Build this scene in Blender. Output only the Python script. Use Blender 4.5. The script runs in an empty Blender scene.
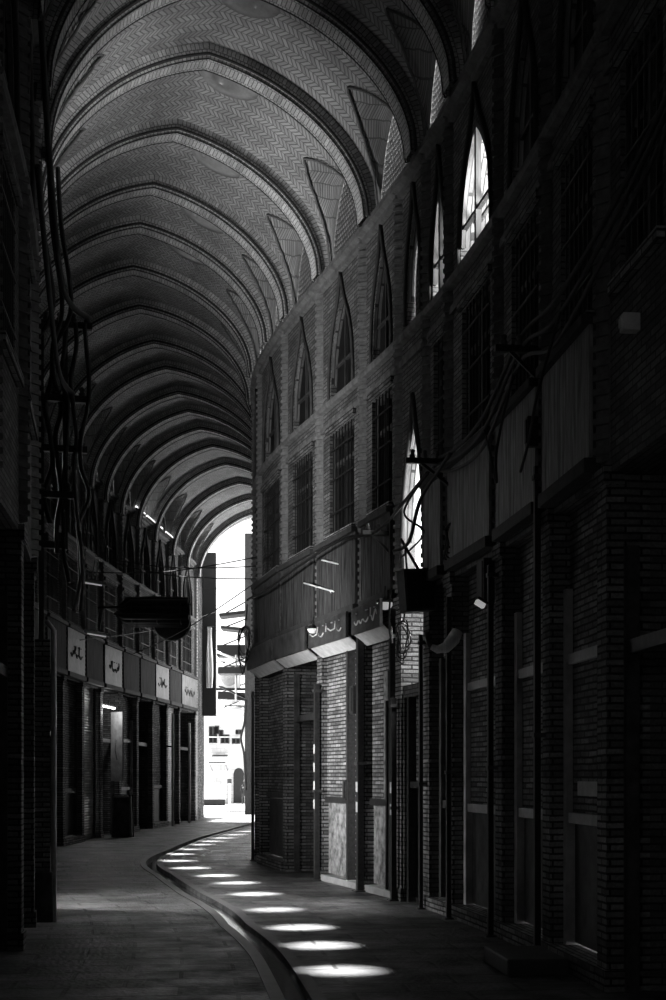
import bpy, math, random
import numpy as np
from mathutils import Vector, Matrix
random.seed(7)
C = bpy.context.scene
COL = C.collection
PI = math.pi
EYE = 1.6
# ------------------------------------------------------------------ camera, sky, sun, exposure
cam_d = bpy.data.cameras.new('camera'); cam = bpy.data.objects.new('camera', cam_d); COL.objects.link(cam)
cam_d.sensor_fit = 'HORIZONTAL'; cam_d.sensor_width = 36.0; cam_d.lens = 36.0*1400/666
cam_d.shift_y = 276/666; cam_d.clip_end = 500
cam.location = (0, 0, EYE); cam.rotation_euler = (PI/2, 0, 0)
C.camera = cam
w = bpy.data.worlds.new('sky'); C.world = w; w.use_nodes = True
w.node_tree.nodes['Background'].inputs[0].default_value = (1, 1, 1, 1)
w.node_tree.nodes['Background'].inputs[1].default_value = 2.0
def light(name, kind, loc, direction, energy, **k):
    d = bpy.data.lights.new(name, kind); d.energy = energy
    for a, b in k.items(): setattr(d, a, b)
    o = bpy.data.objects.new(name, d); COL.objects.link(o); o.location = loc
    o.rotation_euler = Vector(direction).to_track_quat('-Z', 'Y').to_euler()
    return o
SUN = (0.062, -0.20, -1.0)
light('sun', 'SUN', (0, 40, 40), SUN, 70.0, angle=0.034)
C.view_settings.view_transform = 'Standard'
C.view_settings.look = 'None'
C.view_settings.exposure = 0.0
C.view_settings.gamma = 1.0
C.view_settings.use_curve_mapping = False

# ------------------------------------------------------------------ the plan of the curved street
W = 2.33                      # half width
B = 9.15                      # height of the cornice, spring of the vault
RISE = 1.84
A_ = 7.12                     # string course
CP = [(-16, 2.7), (-6, 1.5), (0, .78), (6, .15), (10, -.25), (12.2, -.45), (14.3, -.72), (16.5, -1.13), (18.3, -1.62),
      (20.4, -2.28), (22, -2.78), (23.8, -3.30), (25.9, -3.74), (28.15, -3.90), (32.2, -3.84), (36, -3.73),
      (39.8, -3.42), (45, -2.97), (50, -2.6), (58, -2.15), (70, -1.6)]
yy = np.arange(-16, 70, .05)
xx = np.interp(yy, [p[0] for p in CP], [p[1] for p in CP])
kn = np.exp(-0.5*(np.arange(-60, 61)*.05/.9)**2); kn /= kn.sum()
xp = np.pad(xx, 60, mode='reflect', reflect_type='odd')
xx = np.convolve(xp, kn, 'valid')
ss = np.concatenate([[0], np.cumsum(np.hypot(np.diff(xx), np.diff(yy)))])
tx, ty = np.gradient(xx, ss), np.gradient(yy, ss)
nn = np.hypot(tx, ty); tx /= nn; ty /= nn
def cen(s): return float(np.interp(s, ss, xx)), float(np.interp(s, ss, yy))
def tan(s):
    a, b = float(np.interp(s, ss, tx)), float(np.interp(s, ss, ty)); n = math.hypot(a, b); return a/n, b/n
def P(s, v, z=0.0):
    cx, cy = cen(s); a, b = tan(s); return Vector((cx + v*b, cy - v*a, z))
def S(y, v=0.0):              # arclength at which the line offset by v reaches depth y
    g = yy - v*tx
    return float(np.interp(y, g, ss))
def rotz(s, side):
    a, b = tan(s)
    return math.atan2(-b, -a) if side > 0 else math.atan2(b, a)

# ------------------------------------------------------------------ materials
def mat(name):
    m = bpy.data.materials.new(name); m.use_nodes = True
    nt = m.node_tree; b = nt.nodes['Principled BSDF']; return m, nt, b
def N(nt, t, **k):
    n = nt.nodes.new(t)
    for a, v in k.items():
        if a.startswith('i_'):
            key = a[2:]; n.inputs[int(key) if key.isdigit() else key.replace('_', ' ')].default_value = v
        else: setattr(n, a, v)
    return n
def g4(v): return (v, v, v, 1)
def math_n(nt, op, a, b=None):
    n = nt.nodes.new('ShaderNodeMath'); n.operation = op
    for i, x in enumerate((a, b)):
        if x is None: continue
        if isinstance(x, (int, float)): n.inputs[i].default_value = x
        else: nt.links.new(x, n.inputs[i])
    return n.outputs[0]
def mixc(nt, f, a, b, mode='MIX'):
    n = nt.nodes.new('ShaderNodeMix'); n.data_type = 'RGBA'; n.blend_type = mode
    for i, x in ((0, f), (6, a), (7, b)):
        if isinstance(x, (int, float)): n.inputs[i].default_value = x if i == 0 else g4(x)
        else: nt.links.new(x, n.inputs[i])
    return n.outputs[2]
def brick(name, bw, bh, c1, c2, mortar, ms=.012, rough=.85, bump=.6, dist=.012, dirt=.5, offs=.5, spec=.3):
    m, nt, b = mat(name); L = nt.links.new
    uv = N(nt, 'ShaderNodeUVMap')
    nz = N(nt, 'ShaderNodeTexNoise', i_Scale=6.0, i_Detail=3.0); L(uv.outputs[0], nz.inputs['Vector'])
    ad = N(nt, 'ShaderNodeVectorMath', operation='MULTIPLY_ADD'); L(nz.outputs['Color'], ad.inputs[0]); ad.inputs[1].default_value = (.012, .012, 0); L(uv.outputs[0], ad.inputs[2])
    t = N(nt, 'ShaderNodeTexBrick', offset=offs); t.inputs['Scale'].default_value = 1
    t.inputs['Brick Width'].default_value = bw; t.inputs['Row Height'].default_value = bh
    t.inputs['Mortar Size'].default_value = ms; t.inputs['Mortar Smooth'].default_value = .3
    t.inputs['Color1'].default_value = g4(c1); t.inputs['Color2'].default_value = g4(c2); t.inputs['Mortar'].default_value = g4(mortar)
    L(ad.outputs[0], t.inputs['Vector'])
    n2 = N(nt, 'ShaderNodeTexNoise', i_Scale=1.3, i_Detail=6.0, i_Roughness=.65); L(uv.outputs[0], n2.inputs['Vector'])
    r = N(nt, 'ShaderNodeMapRange', i_1=.3, i_2=.75, i_3=1-dirt, i_4=1.15); L(n2.outputs[0], r.inputs[0])
    n3 = N(nt, 'ShaderNodeTexNoise', i_Scale=40.0, i_Detail=4.0); L(uv.outputs[0], n3.inputs['Vector'])
    r3 = N(nt, 'ShaderNodeMapRange', i_1=.3, i_2=.7, i_3=.7, i_4=1.2); L(n3.outputs[0], r3.inputs[0])
    cc = N(nt, 'ShaderNodeVectorMath', operation='SCALE'); L(t.outputs[0], cc.inputs[0]); L(math_n(nt, 'MULTIPLY', r.outputs[0], r3.outputs[0]), cc.inputs['Scale'])
    L(cc.outputs[0], b.inputs['Base Color']); b.inputs['Roughness'].default_value = rough
    b.inputs['Specular IOR Level'].default_value = spec
    h = math_n(nt, 'ADD', math_n(nt, 'SUBTRACT', 1.0, t.outputs['Fac']), math_n(nt, 'MULTIPLY', n3.outputs[0], .35))
    bp = N(nt, 'ShaderNodeBump', i_Strength=bump, i_Distance=dist); L(h, bp.inputs['Height']); L(bp.outputs[0], b.inputs['Normal'])
    return m
def herring(name, band, pitch, c1, c2, mortar):
    # herringbone brickwork: bands of slanting bricks that change direction from band to band
    m, nt, b = mat(name); L = nt.links.new
    uv = N(nt, 'ShaderNodeUVMap'); sp = N(nt, 'ShaderNodeSeparateXYZ')
    nz = N(nt, 'ShaderNodeTexNoise', i_Scale=3.0, i_Detail=3.0); L(uv.outputs[0], nz.inputs['Vector'])
    ad = N(nt, 'ShaderNodeVectorMath', operation='MULTIPLY_ADD'); L(nz.outputs['Color'], ad.inputs[0]); ad.inputs[1].default_value = (.05, .05, 0); L(uv.outputs[0], ad.inputs[2])
    L(ad.outputs[0], sp.inputs[0])
    u, v = sp.outputs[0], sp.outputs[1]
    vb = math_n(nt, 'DIVIDE', u, band); fl = math_n(nt, 'FLOOR', vb); fr = math_n(nt, 'FRACT', vb)
    par = math_n(nt, 'MODULO', math_n(nt, 'ABSOLUTE', fl), 2.0)
    tri = math_n(nt, 'ABSOLUTE', math_n(nt, 'SUBTRACT', fr, par))          # zigzag 0..1
    q = math_n(nt, 'DIVIDE', math_n(nt, 'ADD', v, math_n(nt, 'MULTIPLY', tri, band*.62)), pitch)
    f2 = math_n(nt, 'FRACT', q); idx = math_n(nt, 'FLOOR', q)
    e1 = math_n(nt, 'GREATER_THAN', math_n(nt, 'ABSOLUTE', math_n(nt, 'SUBTRACT', f2, .5)), .36)
    e2 = math_n(nt, 'GREATER_THAN', math_n(nt, 'ABSOLUTE', math_n(nt, 'SUBTRACT', fr, .5)), .46)
    mor = math_n(nt, 'MAXIMUM', e1, e2)
    cb = N(nt, 'ShaderNodeCombineXYZ'); L(fl, cb.inputs[0]); L(idx, cb.inputs[1])
    wn = N(nt, 'ShaderNodeTexWhiteNoise', noise_dimensions='2D'); L(cb.outputs[0], wn.inputs['Vector'])
    col = mixc(nt, wn.outputs['Value'], c1, c2)
    n2 = N(nt, 'ShaderNodeTexNoise', i_Scale=.9, i_Detail=6.0); L(uv.outputs[0], n2.inputs['Vector'])
    r = N(nt, 'ShaderNodeMapRange', i_1=.3, i_2=.7, i_3=.65, i_4=1.15); L(n2.outputs[0], r.inputs[0])
    col = mixc(nt, mor, col, mortar)
    cc = N(nt, 'ShaderNodeVectorMath', operation='SCALE'); L(col, cc.inputs[0]); L(r.outputs[0], cc.inputs['Scale'])
    L(cc.outputs[0], b.inputs['Base Color']); b.inputs['Roughness'].default_value = .85
    hh = math_n(nt, 'ADD', math_n(nt, 'SUBTRACT', 1.0, mor), math_n(nt, 'MULTIPLY', wn.outputs['Value'], .5))
    bp = N(nt, 'ShaderNodeBump', i_Strength=.7, i_Distance=.02); L(hh, bp.inputs['Height']); L(bp.outputs[0], b.inputs['Normal'])
    return m
def plain(name, c, rough=.6, metal=0.0, var=.4, scale=8.0, bump=.15, stretch=(1, 1, 1), spec=.4):
    m, nt, b = mat(name); L = nt.links.new
    tc = N(nt, 'ShaderNodeTexCoord'); mp = N(nt, 'ShaderNodeMapping'); mp.inputs['Scale'].default_value = stretch
    L(tc.outputs['Object'], mp.inputs[0])
    n = N(nt, 'ShaderNodeTexNoise', i_Scale=scale, i_Detail=6.0, i_Roughness=.65); L(mp.outputs[0], n.inputs['Vector'])
    r = N(nt, 'ShaderNodeMapRange', i_1=.3, i_2=.7, i_3=c*(1-var), i_4=c*(1+var)); L(n.outputs[0], r.inputs[0])
    L(r.outputs[0], b.inputs['Base Color']); b.inputs['Roughness'].default_value = rough; b.inputs['Metallic'].default_value = metal
    b.inputs['Specular IOR Level'].default_value = spec
    if bump:
        bp = N(nt, 'ShaderNodeBump', i_Strength=bump, i_Distance=.01); L(n.outputs[0], bp.inputs['Height']); L(bp.outputs[0], b.inputs['Normal'])
    return m
def glow(name, strength):
    m, nt, b = mat(name); b.inputs['Base Color'].default_value = g4(.8)
    b.inputs['Emission Color'].default_value = g4(1); b.inputs['Emission Strength'].default_value = strength
    return m
M_wall = brick('wall_brick', .20, .055, .19, .08, .03, ms=.008, dirt=.6)
M_pier = brick('pier_brick', .24, .055, .40, .13, .035, ms=.010, bump=1.0, dist=.02, dirt=.85)
M_rib = brick('rib_brick', .055, .20, .66, .42, .16, ms=.006, dirt=.4)
M_kerb2 = plain('curb_mortar', .26, .9, var=.2)
M_web = herring('herringbone_brick', .15, .070, .42, .28, .15)
M_lun = brick('fretwork_brick', .09, .07, .17, .06, .02, ms=.02, bump=1.0, dirt=.4)
M_teeth = plain('tooth_brick', .12, .85, var=.35, scale=14)
M_darkbrick = plain('dark_brick', .035, .8, var=.4, scale=8)  # dark tone for rib edging, arch mouldings, fascia rails and street block
M_mould = plain('moulded_plaster_brick', .10, .8, var=.5, scale=7)
M_dark = plain('dark_glass', .008, .5, var=.5, scale=3, bump=0, spec=.1)
M_wood = plain('dark_wood', .035, .6, var=.5, scale=6, stretch=(8, 8, 1))
M_iron = plain('black_iron', .03, .45, .4, var=.5, scale=20)
M_rust = plain('worn_dark_metal', .06, .5, .3, var=.7, scale=5, bump=.3)
M_flake = plain('flaking_grey_paint', .16, .7, 0, var=.9, scale=9, bump=.5)
M_tin2 = plain('dark_streaked_tin', .05, .85, .0, var=.95, scale=6, stretch=(3, 3, .35), bump=.3, spec=.15)  # darker variant of the streaked tin, for the deeper boards
M_tin = plain('streaked_tin', .17, .5, .0, var=.95, scale=6, stretch=(3, 3, .35), bump=.3)
M_plank = plain('grey_painted_metal', .42, .5, 0, var=.3, scale=5)
M_pale = plain('pale_paint', .55, .55, 0, var=.25, scale=6)
M_white = plain('white_paint', .8, .6, 0, var=.1, scale=2, bump=0)
M_cable = plain('black_rubber', .012, .6, 0, var=.3, scale=10, bump=0)
M_ink = plain('dark_ink', .03, .6, 0, var=.2, bump=0)
M_cloth = plain('pale_cloth', .8, .8, 0, var=.3, scale=3, stretch=(6, 6, .6))
M_skin = plain('skin', .35, .6, 0, var=.1)
M_lamp = glow('lamp_tube', 6.0)
M_glint = glow('glint_glow', 1.6)  # glow for the imitated highlights on the left cornice
M_bulb = glow('small_bulb', .3)
M_board = plain('weathered_white_board', .19, .6, 0, var=.45, scale=3, bump=.05)
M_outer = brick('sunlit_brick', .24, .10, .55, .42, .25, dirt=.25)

# ------------------------------------------------------------------ mesh helper
class MB:
    def __init__(s): s.v, s.f, s.uv, s.sm = [], [], [], []
    def face(s, pts, uv=None, smooth=False):
        i = len(s.v); s.v += [tuple(p) for p in pts]; s.f.append(tuple(range(i, i+len(pts)))); s.sm.append(smooth)
        if uv is None:
            a, b, c = Vector(pts[0]), Vector(pts[1]), Vector(pts[2]); n = (b-a).cross(c-a)
            ax = max(range(3), key=lambda k: abs(n[k]))
            uv = [((p[1], p[2]) if ax == 0 else (p[0], p[2]) if ax == 1 else (p[0], p[1])) for p in pts]
        s.uv.append(uv)
    def box(s, x0, x1, y0, y1, z0, z1, T=None, taper=0):
        c = [Vector((x, y, z)) for z in (z0, z1) for y in (y0, y1) for x in (x0, x1)]
        if taper:
            mx, my = (x0+x1)/2, (y0+y1)/2
            for k in range(4, 8): c[k].x = mx+(c[k].x-mx)*(1-taper); c[k].y = my+(c[k].y-my)*(1-taper)
        q = [(0, 2, 3, 1), (4, 5, 7, 6), (0, 1, 5, 4), (2, 6, 7, 3), (0, 4, 6, 2), (1, 3, 7, 5)]
        for f in q:
            pts = [c[k] for k in f]
            a, b, d = pts[0], pts[1], pts[2]; n = (b-a).cross(d-a); ax = max(range(3), key=lambda k: abs(n[k]))
            uv = [((p[1], p[2]) if ax == 0 else (p[0], p[2]) if ax == 1 else (p[0], p[1])) for p in pts]
            if T is not None: pts = [T @ p for p in pts]
            s.face(pts, uv)
        return s
    def bar(s, a, b, w, d=None, up=(0, 0, 1)):
        a, b = Vector(a), Vector(b); d = d or w; z = (b-a); L = z.length; z.normalize()
        u = Vector(up)
        if abs(z.dot(u)) > .95: u = Vector((0, 1, 0))
        x = u.cross(z).normalized(); y = z.cross(x)
        T = Matrix((x, y, z)).transposed().to_4x4(); T.translation = a
        return s.box(-w/2, w/2, -d/2, d/2, 0, L, T)
    def tube(s, pts, r, n=8, cap=True):
        pts = [Vector(p) for p in pts]; rr = r if isinstance(r, (list, tuple)) else [r]*len(pts)
        rings = []; px = None; arc = 0; us = []
        for i, p in enumerate(pts):
            t = (pts[min(i+1, len(pts)-1)] - pts[max(i-1, 0)]).normalized()
            if px is None: px = t.orthogonal().normalized()
            px = (px - t*px.dot(t)).normalized(); py = t.cross(px)
            if i: arc += (p-pts[i-1]).length
            us.append(arc)
            rings.append([p + (px*math.cos(2*PI*k/n)+py*math.sin(2*PI*k/n))*rr[i] for k in range(n)])
        for i in range(len(pts)-1):
            for k in range(n):
                k2 = (k+1) % n
                s.face([rings[i][k], rings[i][k2], rings[i+1][k2], rings[i+1][k]],
                       [(us[i], k*.03), (us[i], (k+1)*.03), (us[i+1], (k+1)*.03), (us[i+1], k*.03)], True)
        if cap:
            s.face(list(reversed(rings[0]))); s.face(rings[-1])
        return s
    def lathe(s, prof, n=24, axis='z', c=(0, 0, 0)):
        c = Vector(c)
        def pt(r, h, a):
            x, y = r*math.cos(a), r*math.sin(a)
            return c + (Vector((x, y, h)) if axis == 'z' else Vector((x, h, y)) if axis == 'y' else Vector((h, x, y)))
        for (r0, h0), (r1, h1) in zip(prof, prof[1:]):
            for k in range(n):
                a, b = 2*PI*k/n, 2*PI*(k+1)/n
                s.face([pt(r0, h0, a), pt(r0, h0, b), pt(r1, h1, b), pt(r1, h1, a)], None, True)
        return s
    def build(s, name, m, parent=None, loc=None, rz=None, kind=None, weld=True, bevel=0):
        me = bpy.data.meshes.new(name); me.from_pydata(s.v, [], s.f)
        ul = me.uv_layers.new(name='UVMap'); k = 0
        flat = [c for f in s.uv for uv in f for c in uv]
        ul.data.foreach_set('uv', flat)
        me.polygons.foreach_set('use_smooth', s.sm)
        me.materials.append(m)
        if weld:
            import bmesh
            bm = bmesh.new(); bm.from_mesh(me); bmesh.ops.remove_doubles(bm, verts=bm.verts, dist=1e-5)
            bm.to_mesh(me); bm.free()
        me.update()
        o = bpy.data.objects.new(name, me); COL.objects.link(o)
        if parent: o.parent = parent
        if loc is not None: o.location = loc
        if rz is not None: o.rotation_euler = (0, 0, rz)
        if kind: o['kind'] = kind
        if bevel:
            b = o.modifiers.new('bevel', 'BEVEL'); b.width = bevel; b.segments = 2; b.limit_method = 'ANGLE'
        return o
def thing(name, label, cat, loc, rz=0, group=None):
    o = bpy.data.objects.new(name, None); COL.objects.link(o); o.empty_display_size = .2
    o.location = loc; o.rotation_euler = (0, 0, rz); o['label'] = label; o['category'] = cat
    if group: o['group'] = group
    return o
def tag(o, label, cat, group=None):
    o['label'] = label; o['category'] = cat
    if group: o['group'] = group
    return o
def struct_empty(name, loc, rz):
    o = bpy.data.objects.new(name, None); COL.objects.link(o); o.location = loc; o.rotation_euler = (0, 0, rz); o['kind'] = 'structure'
    return o
def copy_tree(o, parent=None):
    c = o.copy(); COL.objects.link(c); c.parent = parent
    for ch in [x for x in o.children]: copy_tree(ch, c)
    return c

def ogive(a, h, x):            # lancet height above its spring at offset x
    x = abs(x)
    if x >= a: return 0.0
    if h >= a:
        R = (a*a+h*h)/(2*a); c = R-a
        return math.sqrt(max(R*R-(x+c)**2, 0))
    return h*math.sqrt(1-(x/a)**2)
WR = W-.17                    # half width at the ribs
def rise(v): return 2.28 if v < 0 else 1.86
TOP = B+RISE
def drop(t):
    t = min(abs(t), 1.0)
    e = 1-math.sqrt(max(0, 1-t**2))
    return .19*t + .81*e
# ------------------------------------------------------------------ bays
RB = [-6.0, -4.0, -2.0, 0.0, 2.0, 3.8, 5.6, 7.2, 8.85, 10.5, 12.17, 13.9, 15.9, 16.85, 18.0, 19.5, 21.5, 23.5, 25.8]
R_s = [S(y, W) for y in RB]
while R_s[-1] < S(48.3, W): R_s.append(R_s[-1]+2.15)
R_s.append(S(50, W))
GAP = RB.index(16.85)         # the bay with the tall open arch
OPENW = {RB.index(13.9), RB.index(15.9)}   # bays whose arched windows are open to the sky
L_s = [S(-6.0, -W)+k*2.12 for k in range(34)]
L_s = [s for s in L_s if s < S(49.0, -W)] + [S(50, -W)]

LGAP = min(range(len(L_s)-1), key=lambda k: abs(P(L_s[k+1], -W).y-19.2))
def wall(side, bs, name):
    m = MB(); D = .32
    def seg(sa, sb, za0, za1, zb0, zb1):            # piece of wall face between s=sa and s=sb
        pts = [P(sa, side*W, za0), P(sb, side*W, zb0), P(sb, side*W, zb1), P(sa, side*W, za1)]
        m.face(pts, [(sa, za0), (sb, zb0), (sb, zb1), (sa, za1)])
    def rev_h(sa, sb, za, zb, d):                   # horizontal or sloping reveal
        m.face([P(sa, side*W, za), P(sb, side*W, zb), P(sb, side*(W+d), zb), P(sa, side*(W+d), za)], [(sa, 0), (sb, 0), (sb, d), (sa, d)])
    def rev_v(s, z0, z1, d):
        m.face([P(s, side*W, z0), P(s, side*(W+d), z0), P(s, side*(W+d), z1), P(s, side*W, z1)], [(0, z0), (d, z0), (d, z1), (0, z1)])
    for k, (s0, s1) in enumerate(zip(bs, bs[1:])):
        c, h = (s0+s1)/2, (s1-s0)/2
        ops = []
        if k == (GAP if side > 0 else LGAP):
            a = h*.80; ops.append((a, 2.75, lambda x, a=a: 4.55+ogive(a, 1.45, x), .12)); ops.append((h*.5, 7.3, lambda x, a=h*.5: 7.6+ogive(a, 1.05, x), .12))
            ops.append((h-.15, 0, None, .5))
        else:
            ops.append((h-.12, 0, None, .75))
            ops.append((h*.56, 5.2, lambda x: 6.72, D))
            a = h*(.62 if side > 0 and k in OPENW else .50); ops.append((a, 7.25, lambda x, a=a: 7.45+ogive(a, 1.12, x), D))
        xs = {-h, h}
        for a, z0, f, d in ops:
            n = 2 if f is None or f(0) == f(a*.9) else 18
            for i in range(n+1): xs.add(-a+2*a*i/n)
        xs = sorted(xs)
        xs = [x for i, x in enumerate(xs) if i == 0 or x-xs[i-1] > 1e-5]
        for xa, xb in zip(xs, xs[1:]):
            xm = (xa+xb)/2; cur = [(0, 0)]; 
            zlo = (0.0, 0.0); pieces = []
            act = sorted([(z0, f, d) for a, z0, f, d in ops if abs(xm) < a], key=lambda t: t[0])
            for z0, f, d in act:
                ta, tb = ((3.85, 3.85) if f is None else (f(xa*.99999), f(xb*.99999))) if not (k == (GAP if side > 0 else LGAP) and f is None) else (2.6, 2.6)
                if z0 > 0:
                    seg(c+xa, c+xb, zlo[0], z0, zlo[1], z0); rev_h(c+xa, c+xb, z0, z0, d)
                rev_h(c+xa, c+xb, ta, tb, d); zlo = (ta, tb)
            seg(c+xa, c+xb, zlo[0], B, zlo[1], B)
        for a, z0, f, d in ops:
            t = (2.6 if k == (GAP if side > 0 else LGAP) else 3.85) if f is None else f(a*.999)
            for sg in (-1, 1): rev_v(c+sg*a, z0, t, d)
    return m.build(name, M_wall, kind='structure')
wall_right = wall(1, R_s, 'wall_right')
wall_left = wall(-1, L_s, 'wall_left')
s_end, s_beg = S(50, 0), S(-6.0, 0)

# moulding swept along the walls
def sweep(side, sa, sb, prof, name, m, parent, n=None, gap=None):
    mb = MB(); n = n or max(2, int((sb-sa)/.4)); st = [sa+(sb-sa)*i/n for i in range(n+1)]
    arc = [0]
    for p, q in zip(prof, prof[1:]): arc.append(arc[-1]+math.hypot(q[0]-p[0], q[1]-p[1]))
    for a, b in zip(st, st[1:]):
        for i in range(len(prof)-1):
            (v0, z0), (v1, z1) = prof[i], prof[i+1]
            mb.face([P(a, side*(W-v0), z0), P(b, side*(W-v0), z0), P(b, side*(W-v1), z1), P(a, side*(W-v1), z1)],
                    [(a, arc[i]), (b, arc[i]), (b, arc[i+1]), (a, arc[i+1])])
    for e in (sa, sb): mb.face([P(e, side*(W-v), z) for v, z in prof])
    return mb.build(name, m, parent)
for side, bs, par in ((1, R_s, wall_right), (-1, L_s, wall_left)):
    sweep(side, bs[0], bs[-1], [(-.02, A_-.02), (.06, A_), (.075, A_+.04), (.075, A_+.08), (.03, A_+.11), (-.02, A_+.15)], 'string_course', M_mould, par)
    sweep(side, bs[0], bs[-1], [(-.02, A_-.30), (.035, A_-.30), (.035, A_-.22), (-.02, A_-.22)], 'string_course', M_mould, par)
    sweep(side, bs[0], bs[-1], [(-.02, B-.18), (.05, B-.16), (.05, B-.09), (.12, B-.05), (.12, B+.02), (.06, B+.05), (-.02, B+.06)], 'cornice', M_mould, par)

# ------------------------------------------------------------------ vault
def Zr(y): return S(y, 0)
RIB = [Zr(y) for y in (-4.0, -2.0, 0.0, 2.0, 4.0, 6.2, 8.4, 10.6, 13.25, 14.95, 16.5, 18.4, 20.5, 22.4, 24.0, 26.0, 28.15, 30.4, 32.3, 34.4, 36.1, 37.9, 39.9, 42.2, 44.9, 47.5, 49.8)]
WEB = .15
def web_z(v, u, hb):
    z = TOP + WEB - (rise(v)+WEB*.4)*drop(v/(W-.03))
    a = hb*.72
    if abs(u) < a and abs(v) > .9:
        z = max(z, B + .1 + ogive(a, max(1.15, a*1.05), u)*1.0)
    return z
hole_r = .255
def hv_at(h): return float(np.interp(cen(h)[1], [13, 16, 18.9, 20.9, 22.9, 24.5, 26.5, 28.6, 30.5], [0, .16, .45, .75, .95, .9, .6, .25, 0]))
def vault():
    m = MB(); vs = []
    K = 44
    for i in range(-K, K+1):
        t = i/K; vs.append(W*(.35*t + .65*math.sin(t*PI/2)))
    arcv = [0]
    for a, b in zip(vs, vs[1:]):
        arcv.append(arcv[-1]+math.hypot(b-a, 2.15*(drop(a/W)-drop(b/W))))
    edges = [s_beg-.4] + RIB
    holes = []
    for j, (r0, r1) in enumerate(zip(edges, edges[1:])):
        c, hb = (r0+r1)/2, (r1-r0)/2
        n = max(8, int((r1-r0)/.075)); us = [r0+(r1-r0)*i/n for i in range(n+1)]
        hc = r0 + .46
        if cen(hc)[1] > 13.4: holes.append(hc)
        else: hc = -99
        hv = hv_at(hc)
        for a, b in zip(us, us[1:]):
            sm_ = (a+b)/2
            for i in range(len(vs)-1):
                v0, v1 = vs[i], vs[i+1]
                if (sm_-hc)**2 + ((v0+v1)/2-hv)**2 < (hole_r+.03)**2: continue
                z = [web_z(v0, a-c, hb), web_z(v0, b-c, hb), web_z(v1, b-c, hb), web_z(v1, a-c, hb)]
                m.face([P(a, v0, z[0]), P(b, v0, z[1]), P(b, v1, z[2]), P(a, v1, z[3])],
                       [(a, arcv[i]), (b, arcv[i]), (b, arcv[i+1]), (a, arcv[i+1])], True)
    o = m.build('ceiling', M_web, kind='structure')
    lm = MB()
    for j, (r0, r1) in enumerate(zip(edges, edges[1:])):
        c, hb = (r0+r1)/2, (r1-r0)/2
        n = 20; us = [r0+(r1-r0)*i/n for i in range(n+1)]
        for side in (-1, 1):
            if side < 0 and r0 < S(41) < r1: continue
            for a, b in zip(us, us[1:]):
                za, zb = web_z(W, a-c, hb), web_z(W, b-c, hb)
                lm.face([P(a, side*(W+.01), B-.02), P(b, side*(W+.01), B-.02), P(b, side*(W+.01), zb+.05), P(a, side*(W+.01), za+.05)],
                        [(a, B), (b, B), (b, zb), (a, za)])
    lm.build('lunette', M_lun, o)
    # rims of the lunettes
    for j, (r0, r1) in enumerate(zip(edges, edges[1:])):
        if j < 2: continue
        c, hb = (r0+r1)/2, (r1-r0)/2; a = hb*.72
        for side in (-1, 1):
            mb = MB(); pts = []
            for i in range(25):
                u = -a+2*a*i/24; z = B+.1+ogive(a, max(1.15, a*1.05), u)
                t = 1.0
                while t > .3 and TOP+WEB-(rise(side)+WEB*.4)*drop(t*W/(W-.03)) < z: t -= .01
                pts.append(P(c+u, side*(t*W-.01), z-.01))
            mb.tube(pts, .018, 6); mb.build('groin_moulding', M_teeth, o)
    # raised brick curbs of the round roof holes
    Lt = 1.25; n = 28
    for h in holes:
        v_ = hv_at(h); k_ = (web_z(v_+.1, 9, 1)-web_z(v_-.1, 9, 1))/.2 if v_ > .05 else 0.0
        a_, b_ = tan(h); cb = MB()
        def ring(r, z, t, sl):
            out = []
            for k in range(n):
                x, y = r*math.cos(2*PI*k/n), r*math.sin(2*PI*k/n)
                out.append(Vector((x-SUN[0]*t, y-SUN[1]*t, z+(sl*(x*b_-y*a_) if sl else 0))))
            return out
        rs = [ring(.42, .02, 0, k_), ring(.42, -.012, 0, k_), ring(hole_r, -.012, 0, k_), ring(hole_r+.05, Lt, Lt, 0), ring(.5, Lt, Lt, 0), ring(.5, .25, .25, 0)]
        for p, q in zip(rs, rs[1:]):
            for k in range(n): cb.face([p[k], p[(k+1) % n], q[(k+1) % n], q[k]], None, True)
        cb.build('oculus_curb', M_kerb2, o, loc=P(h, v_, web_z(v_, 9, 1)-.012))
    return o, holes
ceiling, HOLES = vault()

def rib_mesh():
    m = MB(); n = 60; ts = []
    for i in range(-n, n+1):
        t = i/n; ts.append(.35*t+.65*math.sin(t*PI/2))
    sec = [(-.20, -.26), (-.20, .0), (-.15, .0), (-.15, .035), (.15, .035), (.15, .0), (.20, .0), (.20, -.26)]
    pts = [Vector((t*WR, TOP-rise(t)*drop(t))) for t in ts]
    nor = []
    for i in range(len(pts)):
        d = (pts[min(i+1, len(pts)-1)]-pts[max(i-1, 0)]).normalized(); nor.append(Vector((d.y, -d.x)))
    arc = 0
    for i in range(len(pts)-1):
        L = (pts[i+1]-pts[i]).length
        ac = 0
        for j in range(len(sec)-1):
            (a0, b0), (a1, b1) = sec[j], sec[j+1]; w_ = math.hypot(a1-a0, b1-b0)
            def q(a, b, i): p = pts[i]+nor[i]*b; return Vector((a, p.x, p.y))
            m.face([q(a0, b0, i), q(a1, b1, i), q(a1, b1, i+1), q(a0, b0, i+1)], [(arc, ac), (arc, ac+w_), (arc+L, ac+w_), (arc+L, ac)])
            ac += w_
        arc += L
    return m
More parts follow.
